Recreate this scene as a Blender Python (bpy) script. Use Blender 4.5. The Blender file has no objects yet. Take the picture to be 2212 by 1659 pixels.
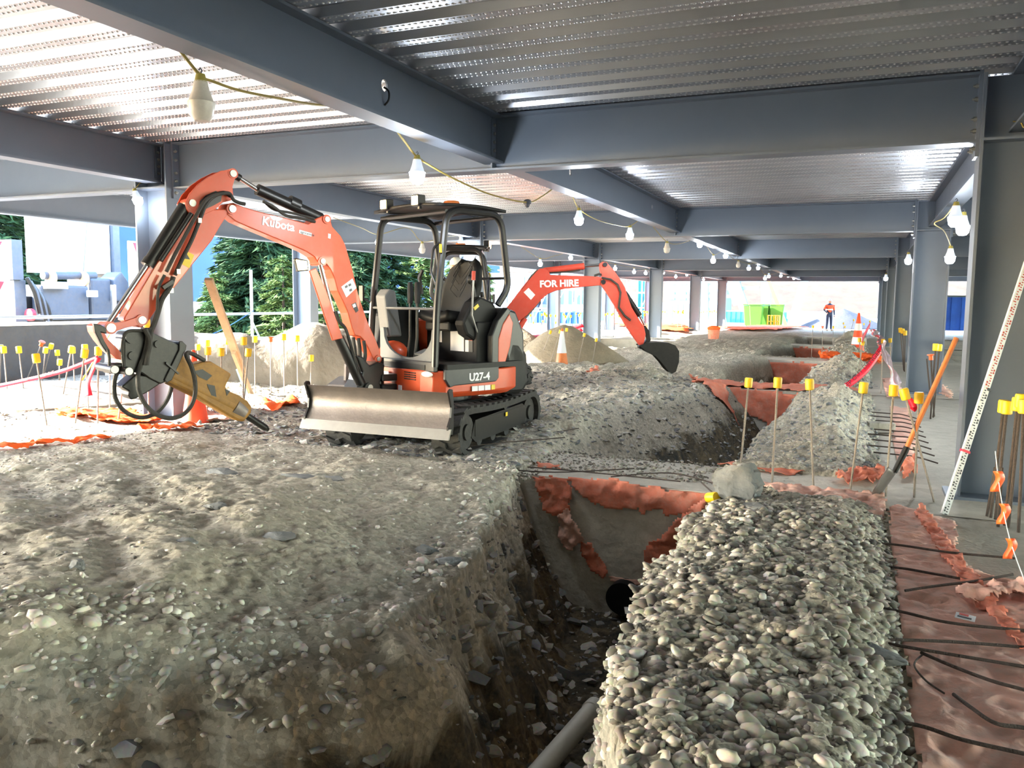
import bpy, math, random
import numpy as np
from mathutils import Vector, Matrix, noise as mnoise
random.seed(7); RNG = np.random.default_rng(7)
SC = bpy.context.scene; COL = SC.collection
PI = math.pi
# ------------------------------------------------------------------ camera
FPX = 1767.6; YAW = .4026; PITCH = .1017; ROLL = .01; CAMZ = 1.55
_F = Vector((-math.sin(YAW)*math.cos(PITCH), math.cos(YAW)*math.cos(PITCH), -math.sin(PITCH)))
_R0 = Vector((math.cos(YAW), math.sin(YAW), 0)); _U0 = _R0.cross(_F)
_R = _R0*math.cos(ROLL)+_U0*math.sin(ROLL); _U = -_R0*math.sin(ROLL)+_U0*math.cos(ROLL)
CAM = Vector((0, 0, CAMZ))
cd = bpy.data.cameras.new('camera'); cam = bpy.data.objects.new('camera', cd); COL.objects.link(cam)
cd.sensor_width = 36; cd.lens = 36*FPX/2212; cd.clip_start = .05; cd.clip_end = 3000
cam.matrix_world = Matrix(((_R.x, _U.x, -_F.x, 0), (_R.y, _U.y, -_F.y, 0), (_R.z, _U.z, -_F.z, CAMZ), (0, 0, 0, 1)))
SC.camera = cam
# a point of the photograph (frame 2212x1659) on a plane of the place
def ray(u, v): return _F+_R*((u-1106)/FPX)-_U*((v-829.5)/FPX)
def atz(u, v, z=0.): r = ray(u, v); return CAM+r*((z-CAMZ)/r.z)
def aty(u, v, y): r = ray(u, v); return CAM+r*(y/r.y)
def atx(u, v, x): r = ray(u, v); return CAM+r*(x/r.x)
def atd(u, v, d): return CAM+ray(u, v)*d
# ------------------------------------------------------------------ mesh builder
class MB:
    def __init__(s): s.v = []; s.f = []
    def add(s, vs, fs):
        n = len(s.v); s.v += [tuple(p) for p in vs]; s.f += [tuple(i+n for i in f) for f in fs]; return s
    def box(s, c, d, rot=None):
        x, y, z = d[0]/2, d[1]/2, d[2]/2
        vs = [Vector((a*x, b*y, e*z)) for a in (-1, 1) for b in (-1, 1) for e in (-1, 1)]
        if rot is not None:
            M = rot if isinstance(rot, Matrix) else Matrix.Rotation(rot, 3, 'Z'); vs = [M @ q for q in vs]
        c = Vector(c); return s.add([q+c for q in vs], [(0, 1, 3, 2), (4, 6, 7, 5), (0, 4, 5, 1), (2, 3, 7, 6), (0, 2, 6, 4), (1, 5, 7, 3)])
    def bar(s, a, b, w, h, up=(0, 0, 1)):
        a = Vector(a); b = Vector(b); d = (b-a); L = d.length; d.normalize()
        x = d.cross(Vector(up))
        if x.length < 1e-4: x = d.cross(Vector((1, 0, 0)))
        x.normalize(); z = x.cross(d)
        return s.box((a+b)/2, (w, L, h), Matrix((x, d, z)).transposed())
    def cyl(s, a, b, r, n=12, r2=None, caps=True):
        a = Vector(a); b = Vector(b); d = (b-a).normalized(); x = d.orthogonal().normalized(); y = d.cross(x)
        r2 = r if r2 is None else r2; vs = []
        for p, q in ((a, r), (b, r2)): vs += [p+(x*math.cos(t*2*PI/n)+y*math.sin(t*2*PI/n))*q for t in range(n)]
        fs = [(i, (i+1) % n, n+(i+1) % n, n+i) for i in range(n)]
        if caps: fs += [tuple(range(n))[::-1], tuple(range(n, 2*n))]
        return s.add(vs, fs)
    def tube(s, pts, r, n=8, closed=False):
        pts = [Vector(p) for p in pts]; m = len(pts); vs = []; x = None
        for i in range(m):
            a = pts[i-1] if (i > 0 or closed) else pts[0]; b = pts[(i+1) % m] if (i < m-1 or closed) else pts[-1]
            d = (b-a).normalized()
            if x is None: x = d.orthogonal().normalized()
            x = (x-d*x.dot(d));  x = x.normalized() if x.length > 1e-5 else d.orthogonal().normalized()
            y = d.cross(x); q = r[i] if isinstance(r, (list, tuple)) else r
            vs += [pts[i]+(x*math.cos(t*2*PI/n)+y*math.sin(t*2*PI/n))*q for t in range(n)]
        fs = []
        for i in range(m if closed else m-1):
            j = (i+1) % m; fs += [(i*n+k, i*n+(k+1) % n, j*n+(k+1) % n, j*n+k) for k in range(n)]
        if not closed: fs += [tuple(range(n))[::-1], tuple(range((m-1)*n, m*n))]
        return s.add(vs, fs)
    def prism(s, poly, o, ex, ey, en, t0, t1):
        """2-D outline (a, b) -> o + a*ex + b*ey, thickness t0..t1 along en"""
        o = Vector(o); ex = Vector(ex); ey = Vector(ey); en = Vector(en); n = len(poly)
        vs = [o+ex*a+ey*b+en*t for t in (t0, t1) for a, b in poly]
        fs = [tuple(range(n))[::-1], tuple(range(n, 2*n))]+[(i, (i+1) % n, n+(i+1) % n, n+i) for i in range(n)]
        return s.add(vs, fs)
    def lathe(s, prof, o=(0, 0, 0), n=16, ax=(0, 0, 1)):
        o = Vector(o); ax = Vector(ax).normalized(); x = ax.orthogonal().normalized(); y = ax.cross(x); vs = []
        for r, h in prof: vs += [o+ax*h+(x*math.cos(t*2*PI/n)+y*math.sin(t*2*PI/n))*r for t in range(n)]
        fs = [(i*n+k, i*n+(k+1) % n, (i+1)*n+(k+1) % n, (i+1)*n+k) for i in range(len(prof)-1) for k in range(n)]
        if prof[0][0] > 1e-5: fs.append(tuple(range(n))[::-1])
        if prof[-1][0] > 1e-5: fs.append(tuple(range((len(prof)-1)*n, len(prof)*n)))
        return s.add(vs, fs)
    def ball(s, c, r, n=10, m=6):
        c = Vector(c); r = (r, r, r) if not isinstance(r, (tuple, list)) else r; vs = []; fs = []
        for j in range(m+1):
            t = PI*j/m
            vs += [c+Vector((r[0]*math.sin(t)*math.cos(2*PI*k/n), r[1]*math.sin(t)*math.sin(2*PI*k/n), r[2]*math.cos(t))) for k in range(n)]
        fs = [(j*n+k, (j+1)*n+k, (j+1)*n+(k+1) % n, j*n+(k+1) % n) for j in range(m) for k in range(n)]
        return s.add(vs, fs)
    def grid(s, P, nu, nv, closed=False):
        vs = [P(i/(nu-1), j/(nv-1)) for j in range(nv) for i in range(nu)]
        return s.add(vs, [(j*nu+i, j*nu+i+1, (j+1)*nu+i+1, (j+1)*nu+i) for j in range(nv-1) for i in range(nu-1)])
    def xf(s, M): s.v = [tuple(M @ Vector(p)) for p in s.v]; return s
    def build(s, name, m=None, parent=None, smooth=True, bevel=0, solid=0, loc=None, rotz=0, angle=35):
        me = bpy.data.meshes.new(name); me.from_pydata(s.v, [], s.f); me.validate(); me.update()
        o = bpy.data.objects.new(name, me); COL.objects.link(o)
        import bmesh
        bm = bmesh.new(); bm.from_mesh(me); bmesh.ops.remove_doubles(bm, verts=bm.verts, dist=1e-6); 
        if not solid: bmesh.ops.recalc_face_normals(bm, faces=bm.faces)
        bm.to_mesh(me); bm.free()
        if m is not None: me.materials.append(m)
        if smooth:
            me.shade_smooth(); me.set_sharp_from_angle(angle=math.radians(angle))
        if parent is not None: o.parent = parent
        if loc is not None: o.location = loc
        if rotz: o.rotation_euler.z = rotz
        if bevel:
            b = o.modifiers.new('bevel', 'BEVEL'); b.width = bevel; b.segments = 2; b.limit_method = 'ANGLE'; b.angle_limit = math.radians(40)
        if solid:
            b = o.modifiers.new('thickness', 'SOLIDIFY'); b.thickness = solid; b.offset = 0
        return o
def tag(o, label=None, cat=None, group=None, kind=None):
    if label: o['label'] = label
    if cat: o['category'] = cat
    if group: o['group'] = group
    if kind: o['kind'] = kind
    return o
def empty(name, loc=(0, 0, 0), rz=0., label=None, cat=None, group=None, parent=None):
    o = bpy.data.objects.new(name, None); COL.objects.link(o); o.location = loc; o.rotation_euler.z = rz; o.empty_display_size = .1
    if parent is not None: o.parent = parent
    return tag(o, label, cat, group)
def kids(o): return [c for c in bpy.data.objects if c.parent == o]
def copy_tree(o, parent=None, ch=None):
    ch = ch if ch is not None else {}
    c = o.copy(); COL.objects.link(c)
    if parent is not None: c.parent = parent
    for k in (o.get('_k') and [] or kids(o)): copy_tree(k, c)
    return c
def dup(parts, root):   # parts: list of (object, [sub objects]) ; makes a copied thing quickly
    r = root.copy(); COL.objects.link(r)
    for p, subs in parts:
        c = p.copy(); COL.objects.link(c); c.parent = r
        for q in subs: e = q.copy(); COL.objects.link(e); e.parent = c
    return r
def struct(o): o['kind'] = 'structure'; return o
# ------------------------------------------------------------------ materials
def S(v): # sRGB 0-255 triple -> linear rgba
    return tuple(((c/255/12.92) if c/255 <= .04045 else ((c/255+.055)/1.055)**2.4) for c in v)+(1,)
def NT(name):
    m = bpy.data.materials.new(name); m.use_nodes = True; nt = m.node_tree; b = nt.nodes['Principled BSDF']
    return m, nt, b
def mat(name, c, rough=.6, metal=0., var=.0, vs=6., dust=0., dustc=(150, 140, 122), bump=0., bs=40., spec=.5, emit=None, es=0, alpha=1, trans=0., coat=0, sheen=0):
    m, nt, b = NT(name); N = nt.nodes; L = nt.links
    b.inputs['Base Color'].default_value = S(c); b.inputs['Roughness'].default_value = rough; b.inputs['Metallic'].default_value = metal
    b.inputs['Specular IOR Level'].default_value = spec; b.inputs['Coat Weight'].default_value = coat
    if trans: b.inputs['Transmission Weight'].default_value = trans
    if alpha < 1: b.inputs['Alpha'].default_value = alpha
    if emit: b.inputs['Emission Color'].default_value = S(emit); b.inputs['Emission Strength'].default_value = es
    tc = N.new('ShaderNodeTexCoord')
    if var or dust:
        n1 = N.new('ShaderNodeTexNoise'); n1.inputs['Scale'].default_value = vs; n1.inputs['Detail'].default_value = 8; n1.inputs['Roughness'].default_value = .65
        L.new(tc.outputs['Object'], n1.inputs['Vector'])
        mr = N.new('ShaderNodeMapRange'); mr.inputs[1].default_value = .3; mr.inputs[2].default_value = .7; mr.inputs[3].default_value = 1-var; mr.inputs[4].default_value = 1+var
        L.new(n1.outputs['Fac'], mr.inputs[0])
        mx = N.new('ShaderNodeVectorMath'); mx.operation = 'SCALE'; mx.inputs[0].default_value = S(c)[:3]; L.new(mr.outputs[0], mx.inputs['Scale'])
        out = mx.outputs[0]
        if dust:
            n2 = N.new('ShaderNodeTexNoise'); n2.inputs['Scale'].default_value = vs*2.3; n2.inputs['Detail'].default_value = 10; n2.inputs['Roughness'].default_value = .7
            L.new(tc.outputs['Object'], n2.inputs['Vector'])
            r = N.new('ShaderNodeMapRange'); r.inputs[1].default_value = .45; r.inputs[2].default_value = .75; r.inputs[3].default_value = dust*.35; r.inputs[4].default_value = min(1, dust*1.3)
            L.new(n2.outputs['Fac'], r.inputs[0])
            mm = N.new('ShaderNodeMix'); mm.data_type = 'RGBA'; mm.inputs[7].default_value = S(dustc)
            L.new(r.outputs[0], mm.inputs[0]); L.new(out, mm.inputs[6]); out = mm.outputs[2]
            rr = N.new('ShaderNodeMapRange'); rr.inputs[3].default_value = rough; rr.inputs[4].default_value = min(1, rough+.4); L.new(r.outputs[0], rr.inputs[0]); L.new(rr.outputs[0], b.inputs['Roughness'])
        L.new(out, b.inputs['Base Color'])
    if bump:
        n3 = N.new('ShaderNodeTexNoise'); n3.inputs['Scale'].default_value = bs; n3.inputs['Detail'].default_value = 6; L.new(tc.outputs['Object'], n3.inputs['Vector'])
        bp = N.new('ShaderNodeBump'); bp.inputs['Strength'].default_value = bump; bp.inputs['Distance'].default_value = .02
        L.new(n3.outputs['Fac'], bp.inputs['Height']); L.new(bp.outputs[0], b.inputs['Normal'])
    return m
M = {}
M['steel'] = mat('steel_paint', (110, 120, 134), .42, .2, .05, 1.2, .12, (140, 146, 152), spec=.5)
M['bolt'] = mat('bolt', (165, 165, 160), .35, .8)
M['galv'] = mat('galvanised', (200, 200, 202), .25, .95, .10, 9)
M['orange'] = mat('kubota_orange', (198, 70, 28), .35, 0, .06, 5, .12, (168, 128, 104), coat=.3)
M['orange2'] = mat('faded_orange', (190, 58, 38), .5, 0, .06, 5, .12, (190, 140, 120))
M['dblack'] = mat('dark_painted_steel', (11, 12, 14), .38, 0, .1, 6, .03)
M['navy'] = mat('dark_panel', (14, 17, 26), .4, 0, .05, 5, .03)
M['rubber'] = mat('track_rubber', (24, 24, 26), .75, 0, .1, 8, .22, (118, 114, 104), bump=.2)
M['plastic'] = mat('black_plastic', (13, 14, 16), .55, 0, .05, 7, .02, spec=.3)
M['grey'] = mat('grey_plastic', (96, 98, 100), .6, 0, .05, 7, .12)
M['chrome'] = mat('chrome_rod', (190, 190, 190), .18, 1)
M['worn'] = mat('worn_blade_steel', (128, 120, 116), .42, .75, .14, 7, .25, (140, 130, 118), bump=.1)
M['bright'] = mat('worn_edge_steel', (165, 163, 158), .4, .8, .08, 9, .1)
M['oily'] = mat('oily_black_steel', (11, 11, 12), .38, .2, .2, 12, .05)
M['yellow'] = mat('breaker_yellow', (150, 106, 34), .5, 0, .15, 9, .4, (74, 64, 50))
M['hose'] = mat('hose_rubber', (20, 20, 20), .6, 0, 0, 5, .12, bump=.3, bs=90)
M['white'] = mat('white_paint', (232, 232, 230), .5, 0, .02, 5)
M['decal'] = mat('decal_white', (225, 225, 225), .4)
M['decal2'] = mat('decal_ink', (60, 60, 62), .5)
M['decaly'] = mat('decal_yellow', (222, 190, 40), .45)
M['decalr'] = mat('decal_red', (190, 60, 40), .45)
M['wlamp'] = mat('lit_work_lamp', (255, 240, 200), .3, emit=(255, 214, 140), es=10)
M['lampon'] = mat('lit_bulb', (245, 250, 255), .3, emit=(232, 243, 255), es=8)
M['lampclear'] = mat('frosted_plastic', (205, 214, 226), .35, emit=(210, 228, 255), es=.12)
M['lampoff'] = mat('unlit_lamp_shell', (196, 192, 186), .35, var=.1, vs=30)
M['lampcap'] = mat('lamp_socket', (150, 140, 70), .6)
M['lampgrey'] = mat('lamp_socket_dark', (80, 84, 96), .5)
M['cable'] = mat('festoon_cable', (146, 128, 66), .6)
M['rebar'] = mat('rebar', (150, 140, 130), .5, .5, .2, 60, .2, (130, 112, 92), bump=.5, bs=160)
M['rebard'] = mat('rusty_rebar', (74, 64, 58), .75, .3, .2, 60, .2, (104, 84, 68), bump=.5, bs=160)
M['cap'] = mat('rebar_cap_yellow', (238, 192, 20), .45, var=.05, vs=20)
M['capo'] = mat('rebar_cap_orange', (246, 96, 34), .45)
M['fabric'] = mat('orange_geotextile', (218, 112, 80), .85, 0, .14, 5, .48, (200, 166, 148), bump=.5, bs=24)
M['fabricd'] = mat('dusty_geotextile', (232, 172, 150), .9, 0, .08, 4, .6, (190, 176, 164), bump=.5, bs=20)
M['fabricb'] = mat('bright_orange_sheet', (255, 98, 34), .8, 0, .15, 6, .1, (255, 190, 60), bump=.4, bs=20)
M['tape'] = mat('red_barrier_tape', (222, 32, 60), .4, 0, .05, 5)
M['tapew'] = mat('shiny_tape_back', (225, 190, 190), .15, .5)
M['tapeink'] = mat('tape_ink', (70, 12, 22), .6)
M['conc'] = mat('concrete', (188, 182, 168), .9, 0, .1, 3, .35, (128, 120, 104), bump=.5, bs=30)
M['concw'] = mat('concrete_blinding', (204, 198, 184), .9, 0, .14, 3, .3, (120, 112, 96), bump=.6, bs=18)
M['cone'] = mat('cone_orange', (250, 84, 46), .5, 0, .03, 5)
M['conep'] = mat('cone_pink', (236, 112, 120), .55, 0, .05, 5, .2, (200, 170, 165))
M['refl'] = mat('cone_reflective', (214, 214, 218), .4)
M['wood'] = mat('wood', (176, 146, 112), .7, 0, .15, 10, .1)
M['handle'] = mat('shovel_handle', (206, 112, 48), .45, 0, .16, 14, .08)
M['pvc'] = mat('grey_pvc', (226, 222, 210), .4, 0, .04, 5, .15)
M['turq'] = mat('turquoise', (20, 110, 122), .6)
M['turqb'] = mat('blue_container', (30, 90, 200), .6, var=.2, vs=1.5)
M['greenbin'] = mat('green_bin', (52, 112, 20), .5)
M['scaf'] = mat('scaffold_tube', (176, 176, 172), .4, .7)
M['hivis'] = mat('hi_vis_orange', (250, 84, 26), .7, bump=.3, bs=20)
M['hiviss'] = mat('reflective_strip', (225, 225, 220), .4)
M['trouser'] = mat('navy_trousers', (44, 50, 74), .8)
M['skin'] = mat('skin', (196, 146, 118), .55)
M['helmet'] = mat('white_helmet', (232, 232, 228), .35)
M['rock'] = mat('slate_rock', (112, 114, 114), .85, 0, .2, 7, .2, (156, 148, 134), bump=.5, bs=30)
M['red'] = mat('red_paint', (214, 34, 52), .45, 0, .08, 5)
M['truckgrey'] = mat('truck_grey_blue', (74, 84, 100), .5, .1, .14, 5, .25, (120, 108, 92))
M['leaf'] = None
def text(body, name, size, m, parent, o, ex, ey, ext=.001, bold=0.0):
    """lettering whose baseline starts at o, running along ex, up along ey"""
    cu = bpy.data.curves.new(name, 'FONT'); cu.body = body; cu.size = size; cu.extrude = ext; cu.offset = bold
    ob = bpy.data.objects.new(name, cu); COL.objects.link(ob)
    bpy.context.view_layer.update()
    me = bpy.data.meshes.new_from_object(ob.evaluated_get(bpy.context.evaluated_depsgraph_get()))
    bpy.data.objects.remove(ob); bpy.data.curves.remove(cu)
    ex = Vector(ex).normalized(); ey = Vector(ey); ey = (ey-ex*ey.dot(ex)).normalized(); n = ex.cross(ey); o = Vector(o)
    MM = Matrix((ex, ey, n)).transposed().to_4x4(); MM.translation = o; me.transform(MM); me.materials.clear(); me.materials.append(m)
    r = bpy.data.objects.new(name, me); COL.objects.link(r)
    if parent is not None: r.parent = parent
    return r
# ------------------------------------------------------------------ terrain functions (numpy)
def _hash(ix, iy, s):
    h = (ix.astype(np.int64)*374761393+iy.astype(np.int64)*668265263+s*1442695041) & 0xffffffff
    h = ((h ^ (h >> 13))*1274126177) & 0xffffffff
    return ((h ^ (h >> 16)) & 0xffffff)/float(0xffffff)
def vnoise(x, y, s=0):
    ix = np.floor(x); iy = np.floor(y); fx = x-ix; fy = y-iy; fx = fx*fx*(3-2*fx); fy = fy*fy*(3-2*fy)
    a = _hash(ix, iy, s); b = _hash(ix+1, iy, s); c = _hash(ix, iy+1, s); d = _hash(ix+1, iy+1, s)
    return (a*(1-fx)+b*fx)*(1-fy)+(c*(1-fx)+d*fx)*fy-.5
def fbm(x, y, f, o=4, s=0):
    r = 0; a = 1.
    for k in range(o): r = r+a*vnoise(x*f+13.7*k, y*f-7.1*k, s+k); f *= 2.03; a *= .5
    return r
def cobble(x, y, size, s=0):
    """rounded stone heads bedded in the surface: height 0..1"""
    gx = x/size; gy = y/size; ix = np.floor(gx); iy = np.floor(gy); best = np.full(x.shape, 9.); 
    for dx in (-1, 0, 1):
        for dy in (-1, 0, 1):
            cx = ix+dx; cy = iy+dy
            px = cx+_hash(cx, cy, s); py = cy+_hash(cx, cy, s+9); r = .35+.55*_hash(cx, cy, s+17); a = _hash(cx, cy, s+23)*3.14
            ex = (gx-px)*np.cos(a)+(gy-py)*np.sin(a); ey = -(gx-px)*np.sin(a)+(gy-py)*np.cos(a)
            d = np.sqrt(ex*ex+(ey*1.5)**2)/r; best = np.minimum(best, d)
    return np.sqrt(np.clip(1-best*best, 0, 1))
def sstep(a, b, x): t = np.clip((x-a)/(b-a), 0, 1); return t*t*(3-2*t)
BY = [7.35+8.5*k for k in range(6)]           # transverse frames
GB = [(y-.65, y+.45) for y in BY]              # ground beams (near face, far face)
def height(x, y):
    x = np.asarray(x, float); y = np.asarray(y, float)
    n1 = fbm(x, y, .35, 4, 1); n2 = fbm(x, y, 1.6, 4, 2); n3 = fbm(x, y, 7., 4, 3)
    left = sstep(-2.4, -3.4, x)
    h = .03+.05*left+n1*.10*left+n2*.05+n3*.022
    # bank in the foreground left of the trench
    h += .12*sstep(-1.9, -3.2, x)*sstep(7.2, 5.5, y)
    # low ruts on the bank
    u = (x*.35+y)/1.; h += .02*np.sin(u*9+n1*8)*sstep(-2.3, -3.5, x)*sstep(5.5, 3.5, y)
    # foreground trench
    yl = [.2, 1.3, 2.14, 2.45, 2.8, 3.2, 3.9, 4.4, 6.2, 6.8]; xl0 = [-8, -4.9, -3.2, -2.75, -2.3, -1.98, -2.0, -2.1, -2.62, -2.9]
    wob = fbm(x*0+y, y, 1.9, 4, 5)*.16
    xl = np.interp(y, yl, xl0)+wob; xr = np.interp(y, [0, 1, 2.4, 2.75, 3.2, 4.3, 6.4, 6.8], [-.3, -.35, -.6, -.78, -.9, -.95, -.93, -.95])+fbm(y, y*0, 2.3, 4, 6)*.12
    T0 = (y < GB[0][0]+.3)
    # right gravel bank
    mound = .12*sstep(-1.25, -.7, x)*sstep(.35, -.1, x)*sstep(6.75, 5.6, y)
    h = np.where(T0, h*sstep(.24, -.1, x)+mound, h)
    slope = .62+.35*sstep(3.6, 2.6, y)-.12*sstep(5., 6.3, y)+.2*n2
    rim = lambda q: np.clip(q, 0, 1)**.8*(1-.25*np.clip(q, 0, 1))/.75; tt = np.clip((x-xl)/np.maximum(slope, .2), 0, 1); fg = sstep(3.9, 3.1, y); inl = rim(tt)*(1-fg)+fg*(.16*np.clip(tt*1.6, 0, 1)+.84*sstep(.32, .95, tt)); inr = rim((xr-x)/.36)
    d0 = np.minimum(inl, inr)
    h = np.where(T0, h-(1.22+.1*n1+h*0)*np.where(x < (xl+xr)/2, inl, inr)*1., h)
    # rock shelves in the bank face
    face = np.where(T0, inl*(1-inl)*4, 0); sh = fbm(x*1.2+y*.9, x*.3-y*1.5, 3.2, 4, 12)
    h += face*(np.round(sh*5)/5*.12+n3*.10)
    # trenches beyond each ground beam
    for k in range(4):
        a = GB[k][1]-.02; b = GB[k+1][0]+.3; t = np.clip((y-a)/(b-a), 0, 1); m = (y > a-.1) & (y < b)
        L = (-3.25+.95*t if k == 0 else -2.75+.3*t)+fbm(y, y*0, 1., 4, 20+k)*.3; Rr = -.95+.25*t+fbm(y, y*0, 1.3, 4, 30+k)*.2
        wl = 1.25 if k == 0 else .55; wr = .75 if k == 0 else .5
        il = sstep(0, 1, (x-L)/wl); ir = sstep(0, 1, (Rr-x)/wr)
        end = sstep(a-.1, a+.15, y) if k == 0 else sstep(a, a+.5, y)
        mid = (L+wl*.6+Rr-wr*.6)/2; dep = 1.25*np.where(x < mid, il, ir)*end
        pile = (.26*sstep(Rr-.3, Rr+.55, x)*sstep(.3, -.35, x))*sstep(a, a+1.4, y)*sstep(b-.4, b-2.2, y)*(1+n2)
        bank = .08*sstep(L-2.2, L-.2, x)*sstep(L+.5, L-.2, x)*sstep(b-.5, b-2.5, y)*sstep(a, a+1.5, y)
        h = np.where(m, h*(1-sstep(.0, .3, x))+pile+bank-dep, h)
    # spoil around the far digger's bucket and the gravel along the beams
    h += .14*np.exp(-(((x+3.9)/.9)**2+((y-14.9)/.7)**2))*(1+1.6*n2)
    rg_ = 1-np.abs(fbm(x*1.0, y*1.6, 2.6, 5, 60))*2.4; h += (.045*rg_+.05*n3)*sstep(-1.1, -1.8, x)*sstep(7.6, 8.6, y)*sstep(46, 20, y)
    # left strip outside the sheltered bay
    h += .05*sstep(-6.5, -8.5, x)*(n2+.2)
    # keep concrete strips clear
    h = np.where((x > .22) & (y < 60), np.minimum(h, -.03), h)
    for a, b in GB:
        h = np.where((y > a-.0) & (y < b+.0) & (x > -2.75+.35*n2) & (x < .4), np.minimum(h, -.04), h)
        h = np.where((y > a-.0) & (y < b+.0) & (x < -2.75+.35*n2), np.maximum(h, .03+n3*.02), h)
    # heavy wheel marks far away fade out
    far = sstep(50, 58, y); h = h*(1-far)
    return h
def stones_h(x, y):
    g = sstep(.25, .1, x)*sstep(-1.6, -1.1, x)  # clean gravel on the right bank
    s = cobble(x, y, .05, 1)*.016+cobble(x, y, .11, 2)*.018
    l = (cobble(x, y, .034, 3)*.008+cobble(x, y, .09, 4)*.012*(fbm(x, y, 1.1, 3, 40) > .0))
    return s*(.35+.65*g)+l*(1-g*.5)
def axis(segs):
    out = []
    for a, b, st in segs: out += list(np.arange(a, b, st))
    return np.array(out+[segs[-1][1]])
xs = axis([(-220, -60, 12), (-60, -20, 2.), (-20, -12, .3), (-12, -6, .08), (-6, -3, .035), (-3, .3, .02), (.3, 2, .15), (2, 30, 1.5), (30, 150, 12)])
ys = axis([(-40, .4, 2.), (.4, 1.6, .06), (1.6, 4.2, .018), (4.2, 8, .028), (8, 12, .045), (12, 17, .07), (17, 26, .12), (26, 50, .3), (50, 70, 1), (70, 260, 12)])
XX, YY = np.meshgrid(xs, ys); HH = height(XX, YY)
near = sstep(30, 16, YY)
HH = HH+stones_h(XX, YY)*near*np.where((XX > .22), 0, 1)
def gmesh(name, X, Y, Z, m):
    nv, nu = X.shape; me = bpy.data.meshes.new(name); nf = (nu-1)*(nv-1)
    me.vertices.add(nu*nv); me.vertices.foreach_set('co', np.stack([X, Y, Z], -1).astype(np.float32).ravel())
    j, i = np.meshgrid(np.arange(nv-1), np.arange(nu-1), indexing='ij'); a = (j*nu+i).ravel()
    idx = np.stack([a, a+1, a+nu+1, a+nu], -1).ravel().astype(np.int32)
    me.loops.add(nf*4); me.loops.foreach_set('vertex_index', idx)
    me.polygons.add(nf); me.polygons.foreach_set('loop_start', np.arange(0, nf*4, 4, dtype=np.int32)); me.polygons.foreach_set('loop_total', np.full(nf, 4, dtype=np.int32))
    me.update(); me.validate(); me.shade_smooth(); me.materials.append(m)
    o = bpy.data.objects.new(name, me); COL.objects.link(o); return o
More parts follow.
